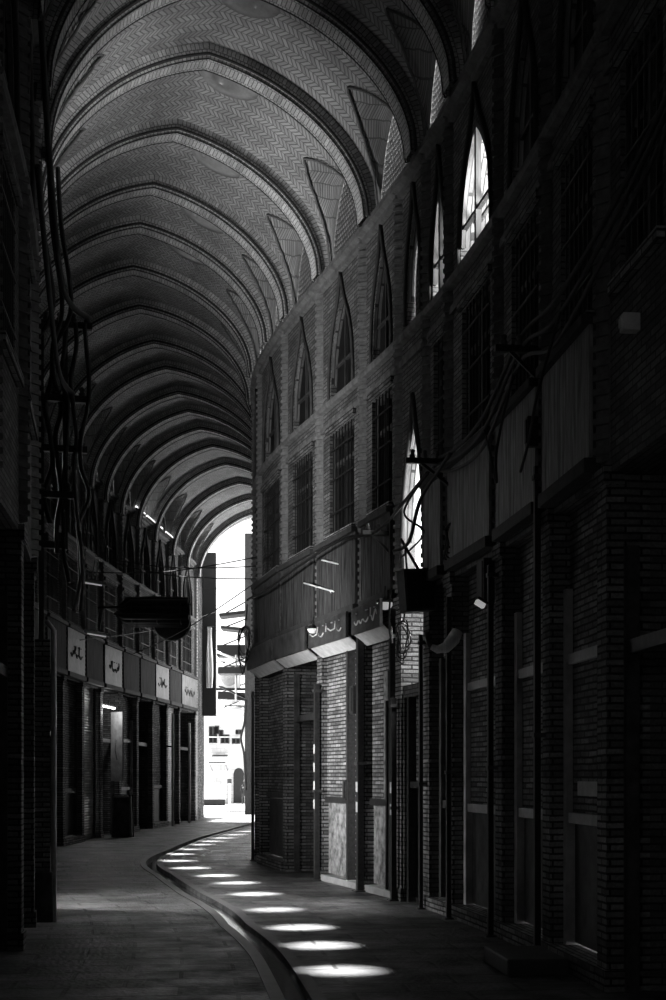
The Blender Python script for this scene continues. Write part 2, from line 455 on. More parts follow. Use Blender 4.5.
def edging_mesh():
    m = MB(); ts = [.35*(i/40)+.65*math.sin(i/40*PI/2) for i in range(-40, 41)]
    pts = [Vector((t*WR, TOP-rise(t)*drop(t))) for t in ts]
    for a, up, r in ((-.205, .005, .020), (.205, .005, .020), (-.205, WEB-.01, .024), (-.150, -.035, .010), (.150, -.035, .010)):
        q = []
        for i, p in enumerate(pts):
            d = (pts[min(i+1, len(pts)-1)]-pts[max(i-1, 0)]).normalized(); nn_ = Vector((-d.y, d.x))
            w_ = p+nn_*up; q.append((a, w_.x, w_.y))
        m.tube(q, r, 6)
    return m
proto = None
for s in RIB:
    if proto is None:
        proto = rib_mesh().build('transverse_rib', M_rib, ceiling); q = proto; edg = edging_mesh().build('rib_edging', M_darkbrick, q)
    else:
        q = proto.copy(); COL.objects.link(q); q.parent = ceiling
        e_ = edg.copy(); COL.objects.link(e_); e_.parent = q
    a, b = tan(s); q.location = P(s, 0, 0); q.rotation_euler = (0, 0, math.atan2(-b, -a))
# roof over the springing so that no light leaks between wall and vault
for side in (1, -1):
    for nm, z0, z1, v0, v1 in (('parapet', B+.0, B+2.6, W+.02, W+.25),):
        mb = MB(); st = np.linspace(s_beg-.4, s_end+.3, 60)
        for a, b in zip(st, st[1:]):
            mb.face([P(a, side*v1, z0), P(b, side*v1, z0), P(b, side*v1, z1-.8), P(a, side*v1, z1-.8)])
        mb.build('wall_parapet', M_wall, kind='structure')
# end facade of the hall
def endwall():
    m = MB(); T = .5
    vs = W*np.sin(np.linspace(-PI/2, PI/2, 60))
    out = []
    for sg, s in ((0, s_end+.02), (1, s_end+T)):
        for a, b in zip(vs, vs[1:]):
            za, zb = TOP-rise(a)*drop(a/W), TOP-rise(b)*drop(b/W)
            m.face([P(s, a, za), P(s, b, zb), P(s, b, 12.4), P(s, a, 12.4)], [(a, za), (b, zb), (b, 12.4), (a, 12.4)])
    for a, b in zip(vs, vs[1:]):
        za, zb = TOP-rise(a)*drop(a/W), TOP-rise(b)*drop(b/W)
        m.face([P(s_end, a, za), P(s_end, b, zb), P(s_end+T, b, zb), P(s_end+T, a, za)], [(a, 0), (b, 0), (b, T), (a, T)])
    for sd in (-1, 1):
        m.face([P(s_end, sd*W, 0), P(s_end+T, sd*W, 0), P(s_end+T, sd*W, 12.4), P(s_end, sd*W, 12.4)], [(0, 0), (T, 0), (T, 12.4), (0, 12.4)])
        m.face([P(s_end+T, sd*W, 0), P(s_end+T, sd*(W+2.5), 0), P(s_end+T, sd*(W+2.5), 12.4), P(s_end+T, sd*W, 12.4)], [(0, 0), (2.5, 0), (2.5, 12.4), (0, 12.4)])
    return m.build('wall_end', M_rib, kind='structure')
endwall()
def back_light_block():  # added wall behind the camera, keeps light from the back out
    m = MB(); vs = np.linspace(-W-.3, W+.3, 30)
    for a, b in zip(vs, vs[1:]): m.face([P(s_beg, a, 0), P(s_beg, b, 0), P(s_beg, b, 12.4), P(s_beg, a, 12.4)], [(a, 0), (b, 0), (b, 12.4), (a, 12.4)])
    m.build('wall_light_block', M_wall, kind='structure')
back_light_block()

# ------------------------------------------------------------------ floor with its drain channel
def floor_mat():
    m, nt, b = mat('worn_stone_slabs'); L = nt.links.new
    uv = N(nt, 'ShaderNodeUVMap')
    t = N(nt, 'ShaderNodeTexBrick', offset=.5); t.inputs['Scale'].default_value = 1
    t.inputs['Brick Width'].default_value = .85; t.inputs['Row Height'].default_value = .42; t.inputs['Mortar Size'].default_value = .018
    t.inputs['Color1'].default_value = g4(.13); t.inputs['Color2'].default_value = g4(.06); t.inputs['Mortar'].default_value = g4(.02)
    L(uv.outputs[0], t.inputs['Vector'])
    n = N(nt, 'ShaderNodeTexNoise', i_Scale=1.6, i_Detail=8.0, i_Roughness=.7); L(uv.outputs[0], n.inputs['Vector'])
    n2 = N(nt, 'ShaderNodeTexNoise', i_Scale=22.0, i_Detail=6.0); L(uv.outputs[0], n2.inputs['Vector'])
    r = N(nt, 'ShaderNodeMapRange', i_1=.35, i_2=.7, i_3=.45, i_4=1.5); L(n.outputs[0], r.inputs[0])
    cc = N(nt, 'ShaderNodeVectorMath', operation='SCALE'); L(t.outputs[0], cc.inputs[0]); L(r.outputs[0], cc.inputs['Scale'])
    L(cc.outputs[0], b.inputs['Base Color'])
    r2 = N(nt, 'ShaderNodeMapRange', i_1=.35, i_2=.65, i_3=.62, i_4=.34); L(n.outputs[0], r2.inputs[0]); L(r2.outputs[0], b.inputs['Roughness'])
    h = math_n(nt, 'ADD', math_n(nt, 'SUBTRACT', 1.0, t.outputs['Fac']), math_n(nt, 'MULTIPLY', math_n(nt, 'ADD', n2.outputs[0], n.outputs[0]), .9))
    bp = N(nt, 'ShaderNodeBump', i_Strength=.8, i_Distance=.025); L(h, bp.inputs['Height']); L(bp.outputs[0], b.inputs['Normal'])
    b.inputs['Specular IOR Level'].default_value = .35
    return m
M_floor = floor_mat()
M_kerb = plain('kerb_stone', .06, .45, var=.4, scale=5)
M_wet = plain('wet_channel', .05, .12, 0, var=.5, scale=4, bump=.1, spec=.8)
def CH(s): return float(np.interp(cen(s)[1], [8, 10, 12.5, 15, 19, 22.6, 30, 50], [0, 0, -.05, -.16, -.05, .25, .42, .1]))
CWID = .09
def floor():
    m = MB(); st = np.linspace(s_beg-1, S(58), 190)
    def prof(q):
        c = CH(q); return [(-5.2, 0), (-W, 0), (-1.5, 0), (-.8, 0), (c-CWID-.01, 0), (c-CWID, -.06), (c+CWID, -.06), (c+CWID+.01, 0), (.9, 0), (1.6, 0), (W, 0), (4.6, 0)]
    for a, b in zip(st, st[1:]):
        pa, pb = prof(a), prof(b)
        for k in range(len(pa)-1):
            m.face([P(a, *pa[k]), P(a, *pa[k+1]), P(b, *pb[k+1]), P(b, *pb[k])], [(pa[k][0], a), (pa[k+1][0], a), (pb[k+1][0], b), (pb[k][0], b)])
    o = m.build('floor', M_floor, kind='structure')
    w_ = MB()
    for a, b in zip(st, st[1:]):
        w_.face([P(a, CH(a)-CWID, -.05), P(a, CH(a)+CWID, -.05), P(b, CH(b)+CWID, -.05), P(b, CH(b)-CWID, -.05)])
    w_.build('drain_channel', M_wet, o)
    for sg in (-1, 1):
        k = MB()
        for a, b in zip(st, st[1:]):
            lo, hi = (CWID+.005, CWID+.11) if sg > 0 else (-CWID-.11, -CWID-.005)
            k.face([P(a, CH(a)+lo, .01), P(a, CH(a)+hi, .01), P(b, CH(b)+hi, .01), P(b, CH(b)+lo, .01)])
            for v in (lo, hi): k.face([P(a, CH(a)+v, 0), P(a, CH(a)+v, .01), P(b, CH(b)+v, .01), P(b, CH(b)+v, 0)])
        k.build('channel_kerb', M_kerb, o)
    g = MB(); g.box(-60, 60, 49, 130, -.2, -.06); g.build('floor_street', plain('sunlit_street', .2, .8, var=.1), kind='structure')
    return o
floor()

# ------------------------------------------------------------------ pilasters and piers (parts of the walls)
def pilaster_mesh(z0, z1):
    m = MB(); z = z0; k = 0
    while z < z1:
        a = .085 if k % 2 else .068
        T = Matrix.Rotation(PI/4, 4, 'Z'); T = Matrix.Translation((0, 0, 0)) @ T
        m.box(-a, a, -a, a, z, z+.05, T); z += .055; k += 1
    m.box(-.12, .12, -.02, .14, z0-.1, z1)
    return m
def pier_mesh():
    m = MB(); m.box(-.125, .125, -.03, .30, 0, 3.9); m.box(-.15, .15, -.05, .1, 0, .16); m.box(-.15, .15, -.06, .1, 3.76, 3.9)
    return m
def place(o, s, side, v=W, z=0.0):
    o.location = P(s, side*v, z); o.rotation_euler = (0, 0, rotz(s, side)); return o
pil = pier = None
for side, bs, par in ((1, R_s, wall_right), (-1, L_s, wall_left)):
    for s in bs:
        if pil is None:
            pil = pilaster_mesh(3.95, B-.05).build('pilaster', M_teeth, par); pier = pier_mesh().build('pier', M_pier, par); a, b = pil, pier
        else:
            a, b = pil.copy(), pier.copy()
            for q in (a, b): COL.objects.link(q); q.parent = par
        place(a, s, side, W+.02); place(b, s, side)

# ------------------------------------------------------------------ windows and doors of the bays
win_n = [0]; door_n = [0]
def arch_rim(m, a, zs, h, x=0, off=.07, y=-.02, r=.03):
    pts = [(x-a-off, y, zs-.3)]
    for i in range(25):
        u = -a-off+2*(a+off)*i/24
        pts.append((x+u, y, zs+ogive(a+off, h+off*2.2, u)+.26*max(0, 1-abs(u)/(.4*(a+off)))**2))
    pts.append((x+a+off, y, zs-.3))
    m.tube(pts, r, 6)
def rect_window(s, side, h, par=None):
    win_n[0] += 1; a = h*.56
    r = struct_empty('window_%d' % win_n[0], P(s, side*W, 0), rotz(s, side))
    f = MB(); y = .09
    for x in (-a, a-.06): f.box(x, x+.06, y-.03, y+.04, 5.2, 6.72)
    for z in (5.2, 6.66, 6.22): f.box(-a, a, y-.03, y+.04, z, z+.06)
    f.box(-.03, .03, y-.03, y+.04, 5.2, 6.72)
    f.build('window_frame', M_wood, r)
    g = MB(); g.box(-a, a, y+.05, y+.08, 5.2, 6.72); g.build('pane', M_dark, r)
    b = MB(); n = max(3, int(a*2/.13))
    for i in range(1, n): x = -a+2*a*i/n; b.box(x-.008, x+.008, y-.09, y-.075, 5.2, 6.72)
    for z in (5.5, 6.0, 6.45): b.box(-a, a, y-.10, y-.085, z, z+.02)
    b.build('window_bars', M_cable, r)
    l = MB(); l.box(-a-.1, a+.1, -.05, .05, 6.74, 6.84); l.box(-a-.08, a+.08, -.07, .1, 5.1, 5.19); l.build('lintel_and_sill', M_pier, r)
def arch_window(s, side, h, style='dark'):
    win_n[0] += 1; a = h*(.62 if style == 'open' else .50)
    r = struct_empty('window_%d' % win_n[0], P(s, side*W, 0), rotz(s, side))
    m = MB(); arch_rim(m, a, 7.45, 1.12); m.build('arch_moulding', M_darkbrick, r)
    y = .09 if style == 'dark' else .2
    zt = [7.45+ogive(a, 1.12, -a+2*a*i/20) for i in range(21)]
    if style == 'dark':
        g = MB()
        for i in range(20):
            x0, x1 = -a+2*a*i/20, -a+2*a*(i+1)/20
            g.face([(x0, y, 7.25), (x1, y, 7.25), (x1, y, zt[i+1]), (x0, y, zt[i])])
            g.face([(x0, y+.04, 7.25), (x0, y+.04, zt[i]), (x1, y+.04, zt[i+1]), (x1, y+.04, 7.25)])
        g.build('pane', M_dark, r)
    f = MB(); f.box(-.018, .018, y-.04, y, 7.25, 8.5); f.box(-a, a, y-.04, y, 7.7, 7.735)
    if style == 'dark': f.box(-a, a, y-.04, y, 7.25, 7.3)
    else:
        f.box(-.035, .035, -.01, .05, 7.25, 8.52); f.box(-a, a, .0, .05, 7.62, 7.66)
        for i in range(24):
            x0, x1 = -a+2*a*i/24, -a+2*a*(i+1)/24; f.bar((x0, .01, 7.45+ogive(a, 1.12, x0)-.02), (x1, .01, 7.45+ogive(a, 1.12, x1)-.02), .05, .04, up=(0, 1, 0))
    f.build('window_frame', M_wood, r)
def script_marks(w, h, seed, n=None):
    """flowing strokes with dots like the sign writing, drawn as raised ribbons on the x-z plane"""
    rnd = random.Random(seed); m = MB(); x = w/2*.82; n = n or 5
    while x > -w/2*.75:
        L = rnd.uniform(.10, .22)*w; k = rnd.choice('aubl')
        if k == 'a': pts = [(x, 0, h*.28), (x-.01*w, 0, -h*.12)]
        elif k == 'u': pts = [(x-L*t, 0, -h*.12-h*.16*math.sin(PI*t)) for t in np.linspace(0, 1, 8)]
        elif k == 'b': pts = [(x-L*t, 0, -h*.10+h*.22*math.sin(2*PI*t)) for t in np.linspace(0, 1, 9)]
        else: pts = [(x, 0, h*.25), (x-.02*w, 0, -h*.1), (x-L*.6, 0, -h*.14), (x-L, 0, h*.02)]
        m.tube(pts, h*.035, 5)
        for q in range(rnd.randint(0, 2)): m.box(x-L*.5+q*h*.09, x-L*.5+q*h*.09+h*.05, -.01, .01, h*.2, h*.25)
        x -= (L if k != 'a' else .04*w)+.03*w
    return m
def shop(s, side, h, style):
    """style: 'frame' brick-fronted door with pale posts; 'shutter' roller; 'dark' deep dark doorway; 'panel'"""
    door_n[0] += 1
    r = struct_empty('door_%d' % door_n[0], P(s, side*W, 0), rotz(s, side)); a = h-.12; y = .14
    if style in ('frame', 'panel'):
        b = MB(); b.box(-a, a, y, y+.2, 1.25, 3.86); b.build('brick_infill', M_pier, r)
        p = MB(); p.box(-a+.05, a-.05, y+.02, y+.06, .18, 1.2); p.build('lower_panel', M_rust, r)
        pm = M_plank if style == 'frame' else M_rust
        for x in (-a, a-.09):
            q = MB(); q.box(x, x+.09, y-.06, y+.06, 0, 3.2 if style == 'frame' else 3.0); q.build('post', pm, r, bevel=.004)
        for z in (1.2, 2.55) if style == 'frame' else (1.22,):
            q = MB(); q.box(-a+.09, a-.09, y-.04, y+.03, z, z+.09); q.build('rail', pm, r, bevel=.004)
        q = MB(); q.box(-a, a, -.06, y+.1, 0, .16); q.build('doorstep', M_pier, r, bevel=.01)
    elif style.startswith('mixed'):
        e = a*.30 if style == 'mixed' else a*.55
        b = MB(); b.box(-a, e, .06, .3, 1.28, 3.86); b.build('brick_infill', M_pier, r)
        b = MB(); b.box(-a+.04, e-.04, .07, .12, .12, 1.2); b.build('lower_panel', M_flake, r)
        q = MB(); q.box(-a, e, .02, .12, 1.2, 1.29); q.build('rail', M_iron, r)
        q = MB(); q.box(e, e+.07, -.02, .2, 0, 3.6); q.build('post', M_iron, r)
        if style == 'mixed2':
            q = MB(); q.box(-.02, .16, .03, .07, 0, 3.0); q.build('plaster_strip', M_flake, r); q = MB(); q.tube([(.2, 0, 0), (.2, 0, 2.6)], .02, 8); q.build('pipe', M_iron, r)
        q = MB(); z = .1; y2 = .12
        while z < 3.55:
            q.face([(e+.07, y2, z), (a, y2, z), (a, y2-.02, z+.045), (e+.07, y2-.02, z+.045)]); q.face([(e+.07, y2-.02, z+.045), (a, y2-.02, z+.045), (a, y2, z+.09), (e+.07, y2, z+.09)]); z += .09
        q.build('roller_shutter', M_pale, r)
        q = MB(); q.box(e+.07, a, -.0, .2, 3.55, 3.86); q.build('shutter_box', M_iron, r)
        q = MB(); q.box(-a, a, -.05, .2, 0, .1); q.build('doorstep', M_kerb2, r, bevel=.01)
    elif style == 'shutter':
        q = MB(); z = .1
        while z < 3.85:
            q.face([(-a, y, z), (a, y, z), (a, y-.018, z+.035), (-a, y-.018, z+.035)]); q.face([(-a, y-.018, z+.035), (a, y-.018, z+.035), (a, y, z+.07), (-a, y, z+.07)]); z += .07
        q.build('roller_shutter', M_plank, r)
        for x in (-a, a-.06):
            q = MB(); q.box(x, x+.06, y-.06, y+.02, 0, 3.86); q.build('guide_rail', M_rust, r)
        q = MB(); q.box(-a+.06, a-.06, y-.05, y+.02, 0, .1); q.build('shutter_foot', M_rust, r)
    else:
        b = MB(); b.box(-a, a, .70, .74, 0, 3.86); b.build('door_leaf', M_wood, r)
        for x in (-a, a-.08):
            q = MB(); q.box(x, x+.08, .1, .2, 0, 3.3); q.build('post', M_rust, r)
        q = MB(); q.box(-a+.08, a-.08, .1, .2, 2.5, 2.6); q.build('rail', M_rust, r)
def fascia(s, side, h, label, mm=M_tin, script=None, pale=False, low=False):
    r = thing('shop_fascia', label, 'fascia', P(s, side*W, 3.9), rotz(s, side), 'tin fascia boards above the shops')
    a = h-.10
    p = MB(); p.box(-a, a, -.10, -.07, .12, 1.12); p.build('board', mm, r)
    f = MB(); f.box(-a, a, -.14, -.02, 0, .11); f.build('bottom_rail', M_darkbrick, r, bevel=.006)
    f = MB(); f.box(-a, a, -.16, -.02, 1.12, 1.20); f.build('top_rail', M_darkbrick, r, bevel=.006)
    f = MB(); f.box(-a, a, -.07, -.01, .12, 1.12); f.build('backing', M_wood, r)
    if script is not None:
        if low:
            q = script_marks(2*a, .30, script).build('writing', M_pale, r); q.location = (0, -.245, -.16)
        else:
            q = script_marks(1.5*a, .5, script).build('writing', M_pale if not pale else M_ink, r); q.location = (0, -.105, .62)
    if low:
        f = MB(); f.box(-a, a, -.24, -.20, -.36, .0); f.build('lettering_board', M_rust, r)
        f = MB(); f.face([(-a, -.22, -.34), (-a, -.01, -.50), (a, -.01, -.50), (a, -.22, -.34)]); f.face([(-a, -.22, -.32), (a, -.22, -.32), (a, -.01, -.48), (-a, -.01, -.48)]); f.build('sloping_soffit', M_pale, r)
    return r
ORD = ['first', 'second', 'third', 'fourth', 'fifth', 'sixth', 'seventh', 'eighth', 'ninth', 'tenth', 'eleventh', 'twelfth', 'thirteenth', 'fourteenth', 'fifteenth', 'sixteenth', 'seventeenth', 'eighteenth', 'nineteenth', 'twentieth']
styles_R = {RB.index(10.5): 'frame', RB.index(12.17): 'frame', RB.index(13.9): 'frame', RB.index(15.9): 'panel', RB.index(18.0): 'mixed2', RB.index(19.5): 'mixed', RB.index(21.5): 'dark', RB.index(23.5): 'panel'}
lab_R = {
 RB.index(10.5): 'nearly black tin fascia board nearest the camera on the right wall',
 RB.index(12.17): 'large dark tin fascia board with a small pale slip, beside the black right corner',
 RB.index(13.9): 'streaked grey tin fascia board under the second tall window from the right',
 RB.index(15.9): 'narrow streaked tin fascia board just right of the hanging metal box',
 RB.index(18.0): 'dark fascia board with a pale oval lamp, just left of the tall open arch',
 RB.index(19.5): 'fascia board with flowing pale writing above the bright brick shop, right wall',
 RB.index(21.5): 'dark scratched fascia board behind the small round bulb lamp on the right wall',
 RB.index(23.5): 'dark fascia board at the far visible end of the right wall'}
for k, (s0, s1) in enumerate(zip(R_s, R_s[1:])):
    c, h = (s0+s1)/2, (s1-s0)/2
    far = k >= len(RB)-1
    if k < RB.index(3.8): continue
    if k < RB.index(8.85):
        rect_window(c, 1, h); arch_window(c, 1, h); shop(c, 1, h, 'dark'); continue
    if k == GAP:
        door_n[0] += 1
        r = struct_empty('door_%d' % door_n[0], P(c, W, 0), rotz(c, 1)); a = h-.15
        b = MB(); b.box(-a, a, .12, .3, 1.5, 2.62); b.build('brick_infill', M_pier, r)
        b = MB(); b.box(-a, a, .14, .2, .05, 1.48); b.build('lower_panel', M_rust, r)
        b = MB(); b.box(-a, -a+.08, .02, .12, 0, 2.62); b.build('post', M_iron, r)
        b = MB(); b.box(-a+.08, a, .04, .12, 1.45, 1.53); b.build('rail', M_iron, r)
        win_n[0] += 1
        r = struct_empty('window_%d' % win_n[0], P(c, W, 0), rotz(c, 1))
        m = MB(); arch_rim(m, h*.80, 4.55, 1.45, r=.035, off=.04); m.build('arch_moulding', M_darkbrick, r)
        win_n[0] += 1
        r = struct_empty('window_%d' % win_n[0], P(c, W, 0), rotz(c, 1)); a = h*.5
        m = MB(); arch_rim(m, a, 7.6, 1.05); m.build('arch_moulding', M_darkbrick, r)
        g = MB()
        for i in range(20):
            x0, x1 = -a+2*a*i/20, -a+2*a*(i+1)/20
            g.face([(x0, .1, 7.3), (x1, .1, 7.3), (x1, .1, 7.6+ogive(a, 1.05, x1)), (x0, .1, 7.6+ogive(a, 1.05, x0))])
        g.build('fretwork', M_lun, r)
        continue
    rect_window(c, 1, h); arch_window(c, 1, h, 'open' if k in OPENW else 'dark')
    shop(c, 1, h, styles_R.get(k, 'dark'))
    if k in lab_R: fascia(c, 1, h, lab_R[k], M_tin if RB[k] < 17 else M_tin2, script={RB.index(19.5): 3, RB.index(18.0): 5}.get(k), low=RB[k] > 17)
yL = lambda s: P(s, -W).y
# left wall: the boards that are pale and carry writing, by depth
pale_L = {}
LAB_L = {}
kk = 0
for k, (s0, s1) in enumerate(zip(L_s, L_s[1:])):
    c, h = (s0+s1)/2, (s1-s0)/2; y = yL(c)
    if y < 3: continue
    if k == LGAP: continue
    rect_window(c, -1, h); arch_window(c, -1, h)
    shop(c, -1, h, ('dark', 'frame', 'dark', 'panel', 'shutter')[k % 5] if y > 24 else 'dark')
    if y > 22:
        mm, sc, pale = M_tin2, None, False
        d = 'dark tin shop board'
        j = next((i for i, q in enumerate((33.0, 38.3, 44.6, 48.6)) if abs(q-y) < 1.06), None)
        if j is not None:
            mm, pale, sc = M_board, True, 20+j
            d = 'pale shop board with dark flowing writing'
        fascia(c, -1, h, d + ', left wall, %s of the row' % ORD[kk], mm, script=sc, pale=pale); kk += 1

def at(px, py, Y): return Vector(((px-333)/1400*Y, Y, EYE+(776-py)/1400*Y))
# left side lane whose daylight falls across the street
cL = (L_s[LGAP]+L_s[LGAP+1])/2
lane = MB()
for (s_, sg) in ((L_s[LGAP]-.4, 1), (L_s[LGAP+1]+.4, -1)):
    lane.face([P(s_, -W-.6, 0), P(s_, -W-5, 0), P(s_, -W-5, 7), P(s_, -W-.6, 7)], [(0, 0), (4.4, 0), (4.4, 7), (0, 7)])
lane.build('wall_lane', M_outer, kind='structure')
sj = L_s[LGAP+1]-.25
a = P(sj-.25, -W-2.4, 3.3); light('side_lane_daylight', 'AREA', a, P(S(16.9), -.9, 0)-a, 90, shape='RECTANGLE', size=.5, size_y=1.6, spread=math.radians(70))
a = P(cL, -W-1.6, 2.6); light('side_lane_glow', 'AREA', a, P(S(20.6), W, 2.0)-a, 130, shape='RECTANGLE', size=1.2, size_y=2.2, spread=math.radians(50))
a = P(cL, -W-.75, 3.9); light('side_lane_skylight', 'AREA', a, P(S(26.0), .9, 11)-a, 360, shape='SQUARE', size=1.0, spread=math.radians(120))
# light well outside the right wall, behind the open arch and windows
ow = MB()
sa, sb = S(12.8, W), S(21.5, W)
ow.face([P(sa, W+1.7, 0), P(sb, W+1.7, 0), P(sb, W+1.7, 6.6), P(sa, W+1.7, 6.6)], [(0, 0), (9, 0), (9, 6.6), (0, 6.6)])
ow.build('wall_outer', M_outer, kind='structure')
for kx in sorted(OPENW):
    c = (R_s[kx]+R_s[kx+1])/2
    a = P(c-.9, W+1.1, 7.3); light('window_daylight', 'AREA', a, P(c+3.6, -.2, 10.2)-a, 75, shape='SQUARE', size=.7, spread=math.radians(60))
cg = (R_s[GAP]+R_s[GAP+1])/2
a = P(cg-.2, W+.7, 6.4); light('arch_daylight', 'AREA', a, P(cg, W+1.7, 4.2)-a, 700, shape='SQUARE', size=.8)
a = P(s_end+1.6, 0, 11.6); light('end_fill', 'AREA', a, (0, -1, -.55), 380, shape='RECTANGLE', size=3.5, size_y=1.2)  # added area lamp above the end arch, out of view, fills the far hall

a = P(s_end+2.0, 1.0, 5.0); light('end_vault_fill', 'AREA', a, P(s_end-7, -.2, 10.8)-a, 190, shape='SQUARE', size=1.6, spread=math.radians(130))  # added area lamp, unseen past the bend, brightens the far vault

# ------------------------------------------------------------------ loose things on the right wall
def s_px(px, side, lo, hi, v=W):
    best = min(np.arange(S(lo, side*v), S(hi, side*v), .02), key=lambda q: abs(333+1400*P(q, side*v).x/P(q, side*v).y-px))
    return float(best)
def post(px, Y, h, label, sticker=0, w=.055, off=.10):
    s_ = s_px(px, 1, Y-2, Y+2); v = W-off
    r = thing('iron_post', label, 'post', P(s_, v, 0), rotz(s_, 1), 'dark iron posts along the right-hand shopfronts')
    m = MB(); m.box(-w/2, w/2, -w/2, w/2, 0.01, h); m.build('shaft', M_iron, r, bevel=.004)
    m = MB(); m.box(-w, w, -w, w, 0, .02); m.build('base_plate', M_rust, r)
    for z in (h*.45, h-.12):
        m = MB(); m.box(-w*.7, w*.7, -w*.7, off-.02, z, z+.04); m.build('clamp', M_rust, r)
    for i in range(sticker):
        m = MB(); m.box(-w*.42, w*.42, -w/2-.004, -w/2, 1.1+i*.28, 1.1+i*.28+.14); m.build('sticker', M_pale, r)
post(548, 12.2, 4.3, 'tall dark iron post nearest the black right corner')
post(500, 13.9, 3.7, 'iron post right of the first pale-framed door')
post(457, 15.9, 3.6, 'iron post left of the first pale-framed door')
post(429, 16.9, 3.3, 'thin iron post below the hanging metal box', w=.045)
post(401, 18.0, 2.6, 'short iron post on the left edge of the tall open arch', 2, .07)
post(367, 19.5, 3.9, 'thick dark post between the two brightly lit brick shops', 2, .09)
post(323, 21.5, 3.0, 'dark post with pale stickers left of the brightest brick shop', 4, .08)
post(258, 25.4, 3.2, 'farthest iron post, at the bend where the right wall ends')

def hang_box():
    o = at(418, 612, 16.6)
    r = thing('hanging_metal_box', 'dark metal box hung on a bracket in front of the tall open arch', 'box', o, .25)
    r.rotation_euler = (0, math.radians(-5), .35)
    m = MB(); m.box(-.19, .19, -.12, .12, 0, .50); m.build('body', M_iron, r, bevel=.012)
    m = MB()
    for x0, x1, z0, z1 in ((-.2, .2, 0, .03), (-.2, .2, .47, .50), (-.2, -.17, 0, .5), (.17, .2, 0, .5)): m.box(x0, x1, -.135, -.12, z0, z1)
    m.build('front_frame', M_rust, r)
    m = MB(); m.box(-.165, .165, -.127, -.121, .035, .465); m.build('front_panel', M_cable, r)
    m = MB(); m.bar((.05, 0, .5), (-.14, .02, .88), .03); m.bar((-.10, 0, .5), (-.10, 0, .78), .02); m.bar((.1, .1, .45), (.34, .42, .45), .03); m.build('bracket', M_iron, r)
hang_box()
def coil(px, py, Y, label, R0=.17, n=4):
    o = at(px, py, Y); r = thing('cable_coil', label, 'cable', o, .5)
    rnd = random.Random(px)
    m = MB()
    for k in range(n):
        q = [Vector((R0*(1-.1*k)*math.cos(t)*.55+rnd.uniform(-.01, .01), .02*k+.03*math.sin(3*t+k), R0*(1+.25*k*.5)*math.sin(t)-.04*k)) for t in np.linspace(0, 2*PI, 28)]
        m.tube(q, .009, 5)
    m.build('loops', M_cable, r)
    m = MB(); m.tube([(0, 0, R0), (.08, .1, R0+.2), (.16, .25, R0+.42)], .012, 6); m.build('tail', M_cable, r)
coil(404, 634, 16.9, 'coil of black cable hanging under the metal box')
coil(452, 535, 15.6, 'tangled cable loops on the fascia beside the hanging metal box', .14)
coil(245, 640, 25.0, 'dark tangle of cable at the bend of the right wall', .25, 6)
def bracket(s_, side, z, L, label, n=3, name='cable_bracket'):
    r = thing(name, label, 'bracket', P(s_, side*W, z), rotz(s_, side))
    m = MB(); m.box(-.03, .03, -L, .0, -.03, .03); m.build('arm', M_iron, r, bevel=.004)
    m = MB(); m.bar((0, -.02, -.3), (0, -L*.7, -.02), .03); m.build('strut', M_iron, r)
    for k in range(n):
        q = MB(); q.lathe([(.0, .0), (.03, 0), (.035, .03), (.02, .05), (.03, .08), (0, .1)], 10, 'z', (0, -L+.08+k*.14, .03)); q.build('insulator', M_rust, r)
    return r
bracket(s_px(456, 1, 14.5, 17), 1, 5.12, .58, 'short horizontal bracket crossing the upper part of the bright open arch')
bracket(s_px(545, 1, 11, 13.5), 1, 5.35, .45, 'cable bracket on the pilaster beside the second large fascia board')
bracket(s_px(395, 1, 17, 19), 1, 4.75, .45, 'cable bracket left of the bright open arch')
def cable(pts, label, r=.018, grp=None, name='power_cable', n=40, m_=None):
    P_ = [Vector(p) for p in pts]; o = P_[0].copy(); out = []
    for i in range(len(P_)-1):                          # Catmull-Rom
        p0, p1, p2, p3 = P_[max(i-1, 0)], P_[i], P_[i+1], P_[min(i+2, len(P_)-1)]
        for k in range(8):
            t = k/8; out.append(.5*((2*p1)+(p2-p0)*t+(2*p0-5*p1+4*p2-p3)*t*t+(3*p1-p0-3*p2+p3)*t**3)-o)
    out.append(P_[-1]-o)
    q = MB().tube(out, r, 6).build(name, m_ or M_cable, loc=o)
    return tag(q, label, 'cable', grp)
def wv(Y, z, v=W-.20): return P(S(Y, W), v, z)
for k, dz in enumerate((0, .10, -.12)):
    cable([wv(7.5, 5.9+dz), wv(9.5, 5.45+dz), wv(11.2, 5.25+dz*1.6), wv(12.4, 5.38+dz), wv(13.8, 5.02+dz*1.4), wv(15.0, 5.0+dz), wv(16.0, 5.15+dz*.5)],
          ['thick black cable sagging along the right wall, middle of three', 'uppermost thick black cable along the right wall', 'lowest thick black cable along the right wall'][k], .018)
cable([wv(15.2, 5.1), wv(15.9, 4.75, W-.35), wv(16.2, 4.3, W-.42), wv(16.6, 4.25, W-.5)], 'black cable dropping from the bracket to the metal box', .022)
cable([wv(16.1, 5.1), wv(16.5, 4.7, W-.4), wv(16.7, 4.5, W-.1), wv(17.3, 4.3, W-.2)], 'black cable crossing in front of the open arch', .014)
cable([wv(16.2, 5.1), wv(18.0, 4.75, W-.3), wv(19.6, 4.9, W-.3), wv(21.5, 4.85, W-.3), wv(23.6, 4.75, W-.3), wv(25.5, 4.8, W-.3)], 'black cable along the fascia tops past the open arch', .022)
cable([wv(16.6, 4.2, W-.5), wv(17.0, 3.5, W-.45), wv(17.4, 3.25, W-.3), wv(17.9, 3.5, W-.15)], 'loose cable looping below the metal box', .012)
cable([wv(12.6, 5.3), wv(12.8, 4.6, W-.32), wv(12.9, 4.3, W-.3), wv(13.2, 4.6, W-.28), wv(13.4, 4.9, W-.3)], 'thin cable hanging in a loop over the second fascia board', .012)
